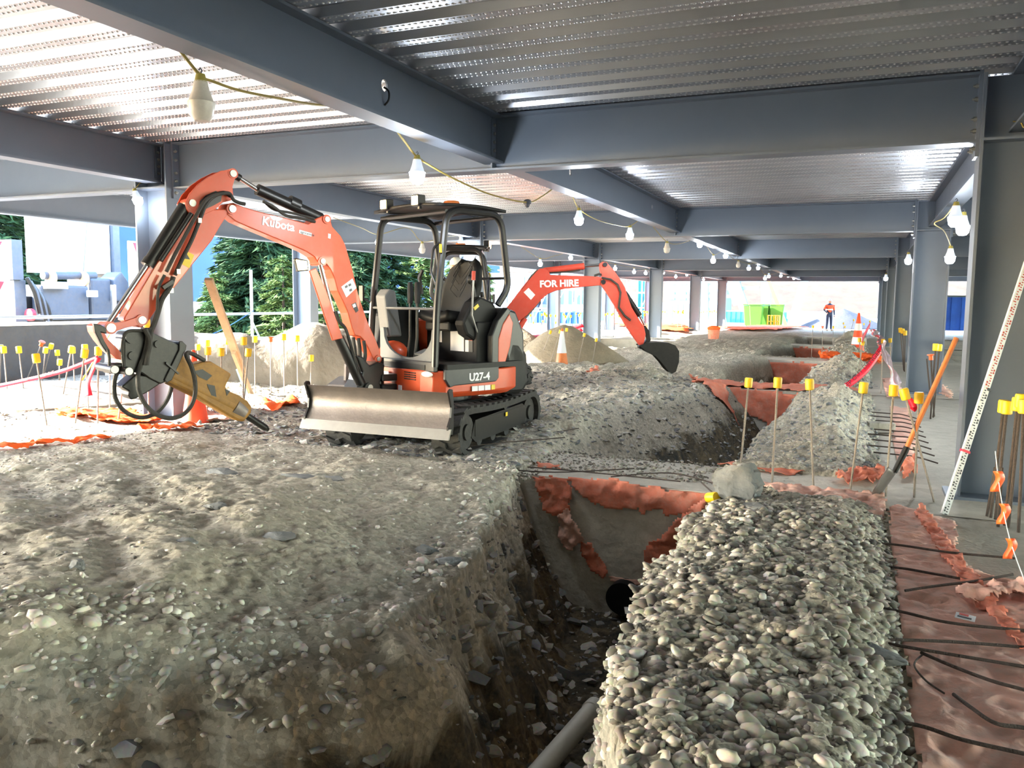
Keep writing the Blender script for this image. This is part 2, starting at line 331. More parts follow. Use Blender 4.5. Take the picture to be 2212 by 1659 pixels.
def soil_mat():
    m, nt, b = NT('soil'); N = nt.nodes; L = nt.links
    tc = N.new('ShaderNodeTexCoord')
    def noise(sc, det=8, rough=.6, dist=0):
        n = N.new('ShaderNodeTexNoise'); n.inputs['Scale'].default_value = sc; n.inputs['Detail'].default_value = det; n.inputs['Roughness'].default_value = rough; n.inputs['Distortion'].default_value = dist
        L.new(tc.outputs['Object'], n.inputs['Vector']); return n.outputs['Fac']
    def ramp(fac, stops):
        r = N.new('ShaderNodeValToRGB'); e = r.color_ramp.elements
        while len(e) < len(stops): e.new(.5)
        for k, (p, c) in enumerate(stops): e[k].position = p; e[k].color = S(c)
        L.new(fac, r.inputs[0]); return r.outputs[0]
    def mix(f, a, c, t='MIX'):
        x = N.new('ShaderNodeMix'); x.data_type = 'RGBA'; x.blend_type = t
        if isinstance(f, float): x.inputs[0].default_value = f
        else: L.new(f, x.inputs[0])
        L.new(a, x.inputs[6]); L.new(c, x.inputs[7]); return x.outputs[2]
    base = ramp(noise(1.3, 10, .7), [(.3, (166, 159, 143)), (.5, (194, 186, 168)), (.68, (212, 205, 188))])
    slate = ramp(noise(9, 8, .7), [(.3, (104, 108, 108)), (.6, (150, 150, 144)), (.8, (178, 176, 166))])
    f1 = N.new('ShaderNodeMapRange'); f1.inputs[1].default_value = .55; f1.inputs[2].default_value = .72; L.new(noise(.9, 6, .6, .6), f1.inputs[0])
    c = mix(f1.outputs[0], base, slate)
    v = N.new('ShaderNodeTexVoronoi'); v.inputs['Scale'].default_value = 34; L.new(tc.outputs['Object'], v.inputs['Vector'])
    hs = N.new('ShaderNodeSeparateColor'); L.new(v.outputs['Color'], hs.inputs[0])
    st = ramp(hs.outputs[0], [(0, (138, 133, 121)), (.5, (188, 181, 165)), (1, (220, 214, 200))])
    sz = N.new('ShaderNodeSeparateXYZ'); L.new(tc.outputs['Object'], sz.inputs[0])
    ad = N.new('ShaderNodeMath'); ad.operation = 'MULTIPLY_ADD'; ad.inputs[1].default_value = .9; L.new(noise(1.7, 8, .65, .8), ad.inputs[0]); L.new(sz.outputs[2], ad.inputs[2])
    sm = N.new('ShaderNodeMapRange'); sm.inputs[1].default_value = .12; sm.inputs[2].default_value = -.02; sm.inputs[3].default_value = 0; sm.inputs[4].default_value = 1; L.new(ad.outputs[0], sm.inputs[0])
    sub = ramp(noise(2.6, 9, .7, 1.2), [(.34, (58, 62, 64)), (.47, (92, 86, 74)), (.6, (128, 114, 90)), (.74, (84, 88, 88))])  # slate and clay tones below ground level, with bank shade painted in
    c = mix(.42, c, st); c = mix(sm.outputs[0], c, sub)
    g = ramp(noise(60, 6, .7), [(.3, (90, 88, 80)), (.7, (190, 184, 168))]); c = mix(.22, c, g, 'OVERLAY')
    L.new(c, b.inputs['Base Color']); b.inputs['Roughness'].default_value = .92; b.inputs['Specular IOR Level'].default_value = .25
    bp = N.new('ShaderNodeBump'); bp.inputs['Strength'].default_value = .9; bp.inputs['Distance'].default_value = .018; L.new(noise(60, 10, .75), bp.inputs['Height'])
    b2 = N.new('ShaderNodeBump'); b2.inputs['Strength'].default_value = .8; b2.inputs['Distance'].default_value = .02; b2.invert = True
    v2 = N.new('ShaderNodeTexVoronoi'); v2.inputs['Scale'].default_value = 26; L.new(tc.outputs['Object'], v2.inputs['Vector'])
    L.new(v2.outputs['Distance'], b2.inputs['Height']); L.new(bp.outputs[0], b2.inputs['Normal']); L.new(b2.outputs[0], b.inputs['Normal'])
    return m
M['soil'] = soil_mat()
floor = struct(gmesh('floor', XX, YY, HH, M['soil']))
def gz(x, y): return float(height(np.array([x]), np.array([y]))[0])
# ------------------------------------------------------------------ loose stones
def stone_mat(name, stops):
    m, nt, b = NT(name); N = nt.nodes; L = nt.links
    at = N.new('ShaderNodeAttribute'); at.attribute_name = 'tone'
    r = N.new('ShaderNodeValToRGB'); e = r.color_ramp.elements
    while len(e) < len(stops): e.new(.5)
    for k, (p, c) in enumerate(stops): e[k].position = p; e[k].color = S(c)
    L.new(at.outputs['Fac'], r.inputs[0])
    tc = N.new('ShaderNodeTexCoord'); n = N.new('ShaderNodeTexNoise'); n.inputs['Scale'].default_value = 40; n.inputs['Detail'].default_value = 6; L.new(tc.outputs['Object'], n.inputs['Vector'])
    x = N.new('ShaderNodeMix'); x.data_type = 'RGBA'; x.blend_type = 'OVERLAY'; x.inputs[0].default_value = .35; L.new(r.outputs[0], x.inputs[6]); L.new(n.outputs['Color'], x.inputs[7])
    L.new(x.outputs[2], b.inputs['Base Color']); b.inputs['Roughness'].default_value = .85; b.inputs['Specular IOR Level'].default_value = .3
    bp = N.new('ShaderNodeBump'); bp.inputs['Strength'].default_value = .6; bp.inputs['Distance'].default_value = .004; L.new(n.outputs['Fac'], bp.inputs['Height']); L.new(bp.outputs[0], b.inputs['Normal'])
    return m
M['pebble'] = stone_mat('pebble', [(0, (88, 84, 78)), (.35, (136, 129, 117)), (.7, (164, 156, 142)), (1, (202, 195, 182))])
M['pale'] = stone_mat('pale_stone', [(0, (120, 116, 108)), (.35, (170, 163, 150)), (.7, (196, 188, 174)), (1, (222, 216, 204))])
M['shard'] = stone_mat('slate_shard', [(0, (100, 102, 104)), (.5, (148, 146, 140)), (1, (188, 182, 172))])
def _ico(sub):
    import bmesh
    bm = bmesh.new(); bmesh.ops.create_icosphere(bm, subdivisions=sub, radius=1); bm.verts.ensure_lookup_table()
    v = np.array([q.co[:] for q in bm.verts]); f = np.array([[w.index for w in q.verts] for q in bm.faces]); bm.free(); return v, f
ICO = {1: _ico(1), 2: _ico(2), 4: _ico(4)}
def scatter(name, pts, size, m, sub=1, flat=.5, rough=.10, label=None, cat='gravel', align=None):
    n = len(pts); V, Fc = ICO[sub]; k = len(V)
    s = size[:, None]*np.stack([RNG.uniform(.75, 1.35, n), RNG.uniform(.6, 1., n), RNG.uniform(flat*.6, flat*1.3, n)], -1)
    jit = 1+RNG.normal(0, rough, (n, k, 1)); P = V[None]*jit*s[:, None, :]
    a = RNG.uniform(0, 2*PI, n); t = RNG.normal(0, .3, n); u = RNG.normal(0, .3, n)
    ca, sa, ct, stt, cu, su = np.cos(a), np.sin(a), np.cos(t), np.sin(t), np.cos(u), np.sin(u); Z = np.zeros(n); O = np.ones(n)
    Rz = np.stack([ca, -sa, Z, sa, ca, Z, Z, Z, O], -1).reshape(n, 3, 3); Rx = np.stack([O, Z, Z, Z, ct, -stt, Z, stt, ct], -1).reshape(n, 3, 3); Ry = np.stack([cu, Z, su, Z, O, Z, -su, Z, cu], -1).reshape(n, 3, 3)
    R = Rx @ Ry @ Rz; P = np.einsum('nij,nkj->nki', R, P)+pts[:, None, :]
    F = (Fc[None]+(np.arange(n)*k)[:, None, None]).reshape(-1, 3)
    me = bpy.data.meshes.new(name); me.vertices.add(n*k); me.vertices.foreach_set('co', P.astype(np.float32).ravel())
    me.loops.add(F.size); me.loops.foreach_set('vertex_index', F.astype(np.int32).ravel()); me.polygons.add(len(F))
    me.polygons.foreach_set('loop_start', np.arange(0, F.size, 3, dtype=np.int32)); me.polygons.foreach_set('loop_total', np.full(len(F), 3, dtype=np.int32)); me.update()
    at = me.attributes.new('tone', 'FLOAT', 'POINT'); at.data.foreach_set('value', np.repeat(RNG.uniform(0, 1, n), k).astype(np.float32))
    me.shade_smooth()
    if rough > .12: me.set_sharp_from_angle(angle=math.radians(40))
    me.materials.append(m); o = bpy.data.objects.new(name, me); COL.objects.link(o); return tag(o, label, cat, kind='stuff')
def pts_in(n, x0, x1, y0, y1, keep=None, lift=.2, size=None):
    x = RNG.uniform(x0, x1, n); y = y0+(y1-y0)*RNG.uniform(0, 1, n)**1.25
    if keep is not None: q = keep(x, y); x = x[q]; y = y[q]
    z = height(x, y)+stones_h(x, y)*.6; return np.stack([x, y, z], -1)
def sizes(n, a, b, p=2.5): return a+(b-a)*RNG.uniform(0, 1, n)**p
P = pts_in(15000, -1.35, .26, 1.7, 6.75); scatter('gravel', P, sizes(len(P), .009, .036, 3), M['pebble'], label='pale river gravel heaped along the right side of the near trench')
P = pts_in(4200, -1.3, .25, 1.8, 5.8); scatter('gravel', P, sizes(len(P), .02, .05, 2.2), M['pebble'], sub=2, flat=.45, rough=.07, label='larger rounded stones on top of the gravel bank right of the near trench')
P = pts_in(5000, -1.4, .3, 7.9, 14.6, lambda x, y: height(x, y) > -1.1); scatter('gravel', P, sizes(len(P), .014, .045, 3), M['shard'], label='grey gravel bank behind the row of capped bars')
P = pts_in(3500, -1.4, .3, 16.4, 31); scatter('gravel', P, sizes(len(P), .02, .05, 3), M['shard'], label='grey gravel humps beside the far trench pits')
P = pts_in(12000, -7.5, -2.0, 2., 7.5, lambda x, y: (height(x, y) > .0) & ~((x < -6.8) & (y > 6.9))); scatter('loose_stones', P, sizes(len(P), .005, .026, 5), M['pale'], label='small stones scattered over the dusty bank on the left')
P = pts_in(15000, -7, -1.5, 6.6, 16, lambda x, y: (height(x, y) > -1.) & ~((x > -2.8) & (y < 7.9))); scatter('rock_chips', P, sizes(len(P), .01, .06, 3.2), M['shard'], flat=.3, rough=.2, label='broken slate chips around and behind the nearest digger')
P = pts_in(8000, -11.6, -6.3, 5, 14.6, lambda x, y: ~((np.abs(x+7.5) < .8) & (y < 8.2))); scatter('gravel', P, sizes(len(P), .012, .04, 3), M['pebble'], label='sunlit gravel around the left rows of capped bars')
P = pts_in(5200, -4.5, -.9, 1.6, 6.7, lambda x, y: (height(x, y) < -.08)); scatter('rock_rubble', P, sizes(len(P), .012, .075, 4), M['shard'], flat=.4, rough=.2, label='dark slate rubble in and down the sides of the near trench', sub=1)
P = pts_in(2500, -3.4, -1., 6.2, 7.9, lambda x, y: (x < -1.1) & ((x < -2.6) | (y > 7.0))); P[:, 2] = np.maximum(P[:, 2], .005); scatter('gravel', P, sizes(len(P), .01, .026, 3), M['pebble'], label='gravel lying on the first concrete ground beam')
P = pts_in(9000, -5.5, -1.9, 1.8, 6.6, lambda x, y: (height(x, y) > -.25) & (height(x, y) < .35) & (np.abs(height(x+.35, y-.3)-height(x, y)) > .12)); scatter('loose_stones', P, sizes(len(P), .008, .045, 3), M['pale'], label='stones and pebbles breaking out along the lip of the near bank')
# individual stones
def rock(x, y, r, label, name='rock', z=None, m=None, sq=(1, .8, .5), rz=0, group=None, seed=1, sink=.35, tilt=0):
    rr = random.Random(seed); V, Fc = ICO[4]; mb = MB(); vs = []; pls = [(Vector((rr.gauss(0, 1), rr.gauss(0, 1), rr.gauss(0, 1))).normalized(), rr.uniform(.55, .82)) for _ in range(16)]
    for v in V:
        p = Vector(v); n = mnoise.noise(p*1.1+Vector((seed*3.1, 0, 0)))*.5+mnoise.noise(p*2.7+Vector((0, seed*1.7, 0)))*.25
        p = p*(1+n*.5)
        for pn, pd in pls:
            q = p.dot(pn)
            if q > pd: p = p-pn*(q-pd)*.93
        lay = abs((p.z*7+p.x*1.5+mnoise.noise(p*2)*.8) % 1-.5); p = p*(1+.09*mnoise.noise(p*6)+.05*mnoise.noise(p*15)-.13*lay)
        p = p*1.25; vs.append((p.x*r*sq[0], p.y*r*sq[1], p.z*r*sq[2]))
    mb.add(vs, [tuple(f) for f in Fc.tolist()]); z = gz(x, y) if z is None else z
    if tilt: mb.xf(Matrix.Rotation(tilt, 4, 'Y'))
    o = mb.build(name, m or M['rock'], angle=30); o.location = (x, y, z+r*sq[2]*(1-sink*2)); o.rotation_euler.z = rz
    return tag(o, label, 'rock', group)
def rpx(u, v, r, label, z=.05, **k):
    p = atz(u, v, z); zz = gz(p.x, p.y); p = atz(u, v, zz); return rock(p.x, p.y, r, label, **k)
rpx(1596, 1082, .19, 'large jagged grey boulder at the edge of the trench under the capped bars', z=0, sq=(1, .7, .85), seed=3, sink=.12)
rpx(1632, 1118, .10, 'flat grey rock lying just below the large jagged boulder', seed=5, sq=(1, .7, .4))
rpx(1890, 1420, .085, 'smooth angular grey rock beside the orange fabric strip', seed=8, sq=(1.5, .75, .5), rz=-.5)
rpx(1720, 1035, .10, 'light grey broken rock on the concrete behind the boulder', z=0, seed=12, sq=(1, .6, .35))
rpx(920, 1195, .065, 'rounded white-grey stone near the lip of the trench', seed=14, sq=(1.1, .8, .6))
rpx(966, 1220, .075, 'flat oval grey stone right at the lip of the trench', seed=16, sq=(1.1, .7, .45), rz=.6)
rpx(468, 1095, .07, 'pale blocky stone on the open dusty ground', seed=21, sq=(1, .7, .45))
rpx(405, 1185, .055, 'squared pale stone on the left dusty ground behind the lone pebble', seed=22, sq=(1, .7, .5))
rpx(166, 1235, .04, 'lone rounded dark pebble on the left dusty ground', seed=24, sq=(1.2, .8, .7))
rpx(636, 1045, .12, 'low flat slab of grey slate in front of the blade', seed=26, sq=(1.5, .6, .25))
rpx(720, 1040, .10, 'broken slate slab in front of the blade, right of the low flat slab', seed=27, sq=(1.3, .6, .3))
rpx(482, 1028, .10, 'pale slate lump left of the flat slabs in front of the blade', seed=28, sq=(1.4, .6, .3))
rpx(603, 1150, .085, 'pale flat stone in the middle of the dusty ground', seed=29, sq=(1.3, .7, .35))
rpx(1103, 835, .22, 'rough grey boulder on the ground behind the track of the nearest digger', z=.05, seed=31, sq=(1, .8, 1.1), sink=.1)
for (u, v, zz, r, sd, lb, sq, rz) in ((370, 1545, -.45, .17, 41, 'long dark slate slab sticking out of the bank at bottom left', (1.5, .5, .35), .7), (275, 1630, -.7, .13, 42, 'rounded dark boulder at the bottom of the bank', (1, .8, .8), 0),
     (185, 1600, -.6, .09, 43, 'pointed pale slate wedge in the bank at bottom left', (.6, .5, 1.2), .2), (985, 1520, -.75, .2, 44, 'long ridged slate slab jutting from the trench side', (1.5, .5, .3), -.5), (1075, 1190, -.3, .16, 45, 'dark layered slate outcrop near the top of the trench side', (1.3, .4, .6), -.9),
     (570, 1600, -.75, .15, 46, 'buff clay lump at the foot of the bank', (1, .7, .7), .4), (880, 1420, -.5, .12, 47, 'grey slate block half way down the trench side', (1.2, .5, .5), -.4)):
    p = atz(u, v, zz); rock(p.x, p.y, r, lb, z=p.z, seed=sd, sq=sq, rz=rz, sink=.5)
# ------------------------------------------------------------------ steel frame
XR, XL, XC, XO = .77, -7.5, -3.4, -12.1
ZB, ZT = 2.81, 3.34
def ibeam(mb, a, b, bot, top, bf, tf=.02, tw=.014):
    """horizontal I-beam between two plan points"""
    a = Vector((a[0], a[1], 0)); b = Vector((b[0], b[1], 0)); d = (b-a).normalized(); s = Vector((-d.y, d.x, 0)); up = Vector((0, 0, 1))
    pr = [(-bf/2, bot), (bf/2, bot), (bf/2, bot+tf), (tw/2, bot+tf), (tw/2, top-tf), (bf/2, top-tf), (bf/2, top), (-bf/2, top), (-bf/2, top-tf), (-tw/2, top-tf), (-tw/2, bot+tf), (-bf/2, bot+tf)]
    return mb.prism(pr, a, s, up, d, 0, (b-a).length)
def column(x0, y, dep=.55, bf=.32, tf=.022, tw=.014, z0=-.03, z1=3.32, label=None, group=None, plate=True):
    """x0: left face; web runs along X"""
    t = empty('steel_column', (x0+dep/2, y, 0), label=label, cat='column', group=group)
    h = dep/2; mb = MB()
    pr = [(-h, -bf/2), (-h+tf, -bf/2), (-h+tf, -tw/2), (h-tf, -tw/2), (h-tf, -bf/2), (h, -bf/2), (h, bf/2), (h-tf, bf/2), (h-tf, tw/2), (-h+tf, tw/2), (-h+tf, bf/2), (-h, bf/2)]
    mb.prism(pr, (0, 0, 0), (1, 0, 0), (0, 1, 0), (0, 0, 1), z0, z1); mb.build('shaft', M['steel'], t, smooth=False)
    if plate:
        MB().box((0, 0, .01), (dep+.16, bf+.1, .03)).build('base_plate', M['steel'], t, smooth=False)
        for sy in (-1, 1):
            MB().box((0, sy*(bf/4+.004), ZB+.012), (dep-2*tf, bf/2-.01, .02)).build('stiffener', M['steel'], t, smooth=False)
    return t
def endplate(t, x, y, sgn, bf=.2):
    """bolted end plate of a beam at a column face; sgn: +x direction the beam comes from"""
    MB().box((x+sgn*.014, y, (ZB+ZT)/2-.03), (.026, bf, ZT-ZB+.16)).build('end_plate', M['steel'], t, smooth=False)
    mb = MB()
    for zz in (ZB-.045, ZB+.09, ZB+.18, ZT-.2, ZT-.1):
        for sy in (-.07, .07):
            mb.cyl((x+sgn*.027, y+sy, zz), (x+sgn*.05, y+sy, zz), .018, 6); mb.cyl((x+sgn*.05, y+sy, zz), (x+sgn*.065, y+sy, zz), .009, 6)
    tag(mb.build('bolts', M['bolt'], t, smooth=False), kind='stuff')
ordn = ['nearest', 'second', 'third', 'fourth', 'fifth', 'sixth']
for k, y in enumerate(BY):
    yc = y+.15
    column(XR, yc, .55, .3, label=f'{ordn[k]} grey steel column of the right-hand row' if k else 'nearest grey steel column at the right edge, staff leaning on it')
    column(XL-.5, yc, .5, .37 if k == 0 else .3, label=f'{ordn[k]} grey steel column of the left inner row' if k else 'nearest grey steel column of the left inner row, behind the breaker arm')
    if k: column(XO-.3, yc, .5, .3, label=f'{ordn[k-1]} grey steel column of the outer row at the far left' )
    for (xa, xb, nm, la) in ((XL, XR, 'between the two inner column rows', 1), (XO+.2, XL-.5, 'from the left inner row out to the outer row', 0), (XR+.55, 8.5, 'running right behind the right-hand columns', 0)):
        t = empty('steel_beam', ((xa+xb)/2, yc, ZB), label=f'{ordn[k]} crosswise grey steel beam {nm}', cat='beam')
        o = Vector((-(xa+xb)/2, -yc, -ZB)); mb = ibeam(MB(), (xa+.02, yc), (xb-.02, yc), ZB, ZT, .21); mb.xf(Matrix.Translation(o)); mb.build('girder', M['steel'], t, smooth=False)
        n0 = len(bpy.data.objects)
        endplate(t, xa, yc, 1); endplate(t, xb, yc, -1)
        for ch in kids(t):
            if ch.name.split('.')[0] in ('end_plate', 'bolts'): ch.location = o
        if la:
            MB().box((XC+.005, 0, (ZB+ZT)/2-ZB), (.014, .19, ZT-ZB-.05)).xf(Matrix.Translation((-(xa+xb)/2, 0, 0))).build('web_stiffener', M['steel'], t, smooth=False)
# lengthwise beams
ys_l = [-15.]+[y+.15 for y in BY]
for nm, xx, bot, bf in (('central', XC, 2.88, .2), ('left inner', XL-.25, 2.88, .2), ('right-hand', XR+.3, 2.88, .2), ('outer left', XO-.05, 2.79, .2)):
    for k in range(6):
        if k == 5 and nm == 'central': pass
        a, b = ys_l[k]+.02, ys_l[k+1]-.02
        t = empty('steel_beam', (xx, (a+b)/2, bot), label=f'{["overhead nearest", "second", "third", "fourth", "fifth", "sixth"][k]} lengthwise steel beam of the {nm} line', cat='beam')
        mb = MB(); L = b-a
        if nm == 'central':    # round service hole in the web
            pr = []; R = .045; h = ZT-.005-bot; ibeam(mb, (0, -L/2), (0, L/2), 0, h, bf)
            # web split around the hole
        else: ibeam(mb, (0, -L/2), (0, L/2), 0, ZT-.005-bot, bf)
        g = mb.build('girder', M['steel'], t, smooth=False)
        if nm == 'central' and k < 3:
            me = g.data; cut = MB().cyl((-.2, 0, 0), (.2, 0, 0), .045, 20)
            for hu, hv in {0: ((829, 185),), 1: ((1231, 372), (1408, 447)), 2: ((1500, 506),)}[k]:
                hp = atx(hu, hv, XC); yy = hp.y-(a+b)/2; zz_ = min(max(hp.z-bot, .12), .38)
                c = MB().cyl((-.06, yy, zz_), (.06, yy, zz_), .045, 20).build('hole_cutter', None, smooth=False)
                c.location = (0, 0, 0); md = g.modifiers.new('hole', 'BOOLEAN'); md.operation = 'DIFFERENCE'; md.object = c; md.solver = 'EXACT'
                dg = bpy.context.evaluated_depsgraph_get(); c.parent = t; bpy.context.view_layer.update(); dg = bpy.context.evaluated_depsgraph_get()
                nm2 = bpy.data.meshes.new_from_object(g.evaluated_get(dg)); g.modifiers.clear(); g.data = nm2; bpy.data.objects.remove(c)
        MB().box((.012, L/2-.05, .24), (.012, .09, .34)).build('fin_plate', M['steel'], t, smooth=False)
        mb = MB()
        for zz in (.12, .2, .28, .36): mb.cyl((.018, L/2-.05, zz), (.034, L/2-.05, zz), .016, 6)
        tag(mb.build('bolts', M['bolt'], t, smooth=False), kind='stuff')
# ------------------------------------------------------------------ ribbed steel deck
def deck_mat():
    m, nt, b = NT('ribbed_deck'); N = nt.nodes; L = nt.links
    b.inputs['Metallic'].default_value = .8; b.inputs['Roughness'].default_value = .32
    tc = N.new('ShaderNodeTexCoord'); sp = N.new('ShaderNodeSeparateXYZ'); L.new(tc.outputs['Object'], sp.inputs[0])
    def math_(op, a, c=None, d=None):
        n = N.new('ShaderNodeMath'); n.operation = op
        for i, q in enumerate((a, c, d)):
            if q is None: continue
            if isinstance(q, (int, float)): n.inputs[i].default_value = q
            else: L.new(q, n.inputs[i])
        return n.outputs[0]
    # pressed dimples in two rows along every rib
    fx = math_('SUBTRACT', math_('FRACT', math_('DIVIDE', sp.outputs[0], .046)), .5); fx = math_('MULTIPLY', fx, .046)
    yy = math_('MULTIPLY', math_('FRACT', math_('DIVIDE', sp.outputs[1], .3)), .3)
    ds = []
    for y0 in (.045, .115):
        dy = math_('SUBTRACT', yy, y0); d = math_('SQRT', math_('ADD', math_('MULTIPLY', fx, fx), math_('MULTIPLY', dy, dy)))
        ds.append(math_('SUBTRACT', 1, math_('MINIMUM', math_('DIVIDE', d, .0115), 1)))
    hgt = math_('MAXIMUM', ds[0], ds[1]); 
    bp = N.new('ShaderNodeBump'); bp.inputs['Strength'].default_value = 1; bp.inputs['Distance'].default_value = .012; bp.invert = True
    L.new(hgt, bp.inputs['Height']); L.new(bp.outputs[0], b.inputs['Normal'])
    n = N.new('ShaderNodeTexNoise'); n.inputs['Scale'].default_value = 1.3; n.inputs['Detail'].default_value = 5; L.new(tc.outputs['Object'], n.inputs['Vector'])
    r = N.new('ShaderNodeValToRGB'); r.color_ramp.elements[0].color = S((172, 176, 184)); r.color_ramp.elements[1].color = S((208, 210, 216)); L.new(n.outputs['Fac'], r.inputs[0]); L.new(r.outputs[0], b.inputs['Base Color'])
    return m
M['deck'] = deck_mat()
def deck(name, x0, x1, y0, y1):
    mb = MB(); y = math.floor(y0/.3)*.3; prof = []
    while y < y1:
        prof += [(y+.02, ZT), (y+.14, ZT), (y+.165, ZT+.055), (y+.205, ZT+.055), (y+.215, ZT+.048), (y+.225, ZT+.055), (y+.295, ZT+.055)]; y += .3
    prof = [(min(max(a, y0), y1), z) for a, z in prof]
    vs = [(x, a, z) for a, z in prof for x in (x0, x1)]; n = len(prof)
    mb.add(vs, [(2*i, 2*i+1, 2*i+3, 2*i+2) for i in range(n-1)])
    o = mb.build(name, M['deck'], smooth=False); return struct(o)
deck('ceiling', XO-.15, 24.4, -30., BY[5]+.3)  # deck and slab run on unseen behind and right to block light
struct(MB().box(((XO+24.2)/2, (BY[5]-29.7)/2, ZT+.14), (24.6-XO, BY[5]+30.4, .15)).build('ceiling', M['conc'], smooth=False))
def dimples():
    """pressed dimples of the deck soffit over the bays near the camera"""
    Y0 = np.arange(math.floor(1.8/.3), math.floor(16.2/.3))*.3; out = []
    for k, off in enumerate((.045, .115)):
        X = np.arange(-12.2, 2.6, .046)+.023*k; gx, gy = np.meshgrid(X, Y0+off); q = (gx/np.maximum(gy, .1) < .35) & (gx/np.maximum(gy, .1) > -1.6)
        out.append(np.stack([gx[q], gy[q]], -1))
    P = np.concatenate(out); n = len(P); T = [(math.cos(a*PI/3), math.sin(a*PI/3)) for a in range(6)]
    V = np.zeros((n, 13, 3))
    for i, (c, d) in enumerate(T): V[:, i] = np.stack([P[:, 0]+c*.012, P[:, 1]+d*.012, np.full(n, ZT-.0005)], -1); V[:, 6+i] = np.stack([P[:, 0]+c*.007, P[:, 1]+d*.007, np.full(n, ZT-.006)], -1)
    V[:, 12] = np.stack([P[:, 0], P[:, 1], np.full(n, ZT-.0078)], -1)
    F3 = np.array([[6+i, 12, 6+(i+1) % 6] for i in range(6)]); F4 = np.array([[i, 6+i, 6+(i+1) % 6, (i+1) % 6] for i in range(6)]); o_ = (np.arange(n)*13)[:, None, None]
    a3 = (F3[None]+o_).reshape(-1, 3); a4 = (F4[None]+o_).reshape(-1, 4); me = bpy.data.meshes.new('ceiling'); me.vertices.add(n*13); me.vertices.foreach_set('co', V.astype(np.float32).ravel())
    li = np.concatenate([a3.ravel(), a4.ravel()]).astype(np.int32); me.loops.add(len(li)); me.loops.foreach_set('vertex_index', li)
    ls = np.concatenate([np.arange(len(a3))*3, len(a3)*3+np.arange(len(a4))*4]).astype(np.int32); lt = np.concatenate([np.full(len(a3), 3), np.full(len(a4), 4)]).astype(np.int32)
    me.polygons.add(len(ls)); me.polygons.foreach_set('loop_start', ls); me.polygons.foreach_set('loop_total', lt); me.update(); me.shade_smooth(); me.materials.append(M['dimple'])
    o = bpy.data.objects.new('ceiling', me); COL.objects.link(o); struct(o)
M['blockwall'] = mat('light_block_concrete', (112, 112, 110), .9, 0, .1, 2)
M['dimple'] = mat('dimpled_deck', (226, 228, 232), .28, .75)
dimples()
# ------------------------------------------------------------------ concrete strips
n = 1
for k, (a, b) in enumerate(GB[:5]):
    mb = MB(); mb.grid(lambda s, t: (-3.0+(8.8)*s, a+(b-a)*t, 0+.012*mnoise.noise(Vector((s*20, t*3, k)))), 60, 8)
    mb.add([(-3., a, 0), (.2, a, 0), (.2, a, -1.3), (-3., a, -1.3)], [(0, 1, 2, 3)]); mb.add([(-3., b, 0), (.2, b, 0), (.2, b, -1.3), (-3., b, -1.3)], [(3, 2, 1, 0)])
    mb.add([(-3., a, 0), (-3, b, 0), (-3, b, -1.3), (-3., a, -1.3)], [(0, 1, 2, 3)])
    struct(mb.build(f'trim_{n}', M['concw'])); n += 1
mb = MB(); mb.grid(lambda s, t: (.2+2.2*s, -1+62*t, -.006+.012*mnoise.noise(Vector((s*4, t*60, 3)))), 12, 240); mb.add([(.2, -1, -.005), (.2, 61, -.005), (.2, 61, -1.3), (.2, -1, -1.3)], [(0, 1, 2, 3)])
struct(mb.build(f'trim_{n}', M['conc']))
struct(MB().box((6, -15, 1.4), (37, .25, 4)).build('wall_light_block', M['blockwall'], smooth=False))  # unseen wall added behind the camera to block light from there
# ------------------------------------------------------------------ light
W = bpy.data.worlds.new('world'); SC.world = W; W.use_nodes = True; nt = W.node_tree
sky = nt.nodes.new('ShaderNodeTexSky'); sky.sky_type = 'NISHITA'; sky.sun_disc = False; sky.sun_elevation = math.radians(24); sky.air_density = 1.0; sky.dust_density = .6
SUN = Vector((-.80, -.36, .385)).normalized()
sky.sun_rotation = math.atan2(SUN.x, SUN.y)
bg = nt.nodes['Background']; nt.links.new(sky.outputs[0], bg.inputs[0]); bg.inputs[1].default_value = 1.0
sd = bpy.data.lights.new('sun', 'SUN'); sd.energy = 13; sd.angle = math.radians(.6); sd.color = (1, .96, .9); so = bpy.data.objects.new('sun', sd); COL.objects.link(so)
so.rotation_euler = SUN.to_track_quat('Z', 'Y').to_euler(); so.location = (-30, -10, 20)
vs = SC.view_settings; SC.display_settings.display_device = 'sRGB'; vs.view_transform = 'Standard'; vs.look = 'None'; vs.gamma = 1; vs.use_curve_mapping = False; vs.exposure = 2.1
# ------------------------------------------------------------------ mini excavators
def zpl(root_loc, th, side, off, trace, org, sc):
    """outline taken from the photo laid on the vertical boom plane of a machine -> local (y, z)"""
    c, s = math.cos(th), math.sin(th); n = Vector((c, s, 0)); p0 = Vector(root_loc)+n*off; out = []
    for a, b in trace:
        r = ray(org[0]+a/sc, org[1]+b/sc); t = (p0-CAM).dot(n)/r.dot(n); q = CAM+r*t-Vector(root_loc)
        out.append((-q.x*s+q.y*c, q.z))
    return out
EXY, EUP, EX = (0, 1, 0), (0, 0, 1), (1, 0, 0)
def plate(pts, x0, x1): return MB().prism(pts, (0, 0, 0), EXY, EUP, EX, x0, x1)
def hoop(mb, pts, r, rad=.16, n=10):
    """tube through corner points with rounded corners"""
    P = [Vector(p) for p in pts]; out = [P[0]]
    for i in range(1, len(P)-1):
        a = (P[i-1]-P[i]); b = (P[i+1]-P[i]); d = min(rad, a.length*.45, b.length*.45); a.normalize(); b.normalize(); A = P[i]+a*d; B = P[i]+b*d
        for k in range(7): t = k/6; out.append((1-t)**2*A+2*t*(1-t)*P[i]+t*t*B)
    out.append(P[-1]); return mb.tube(out, r, n)
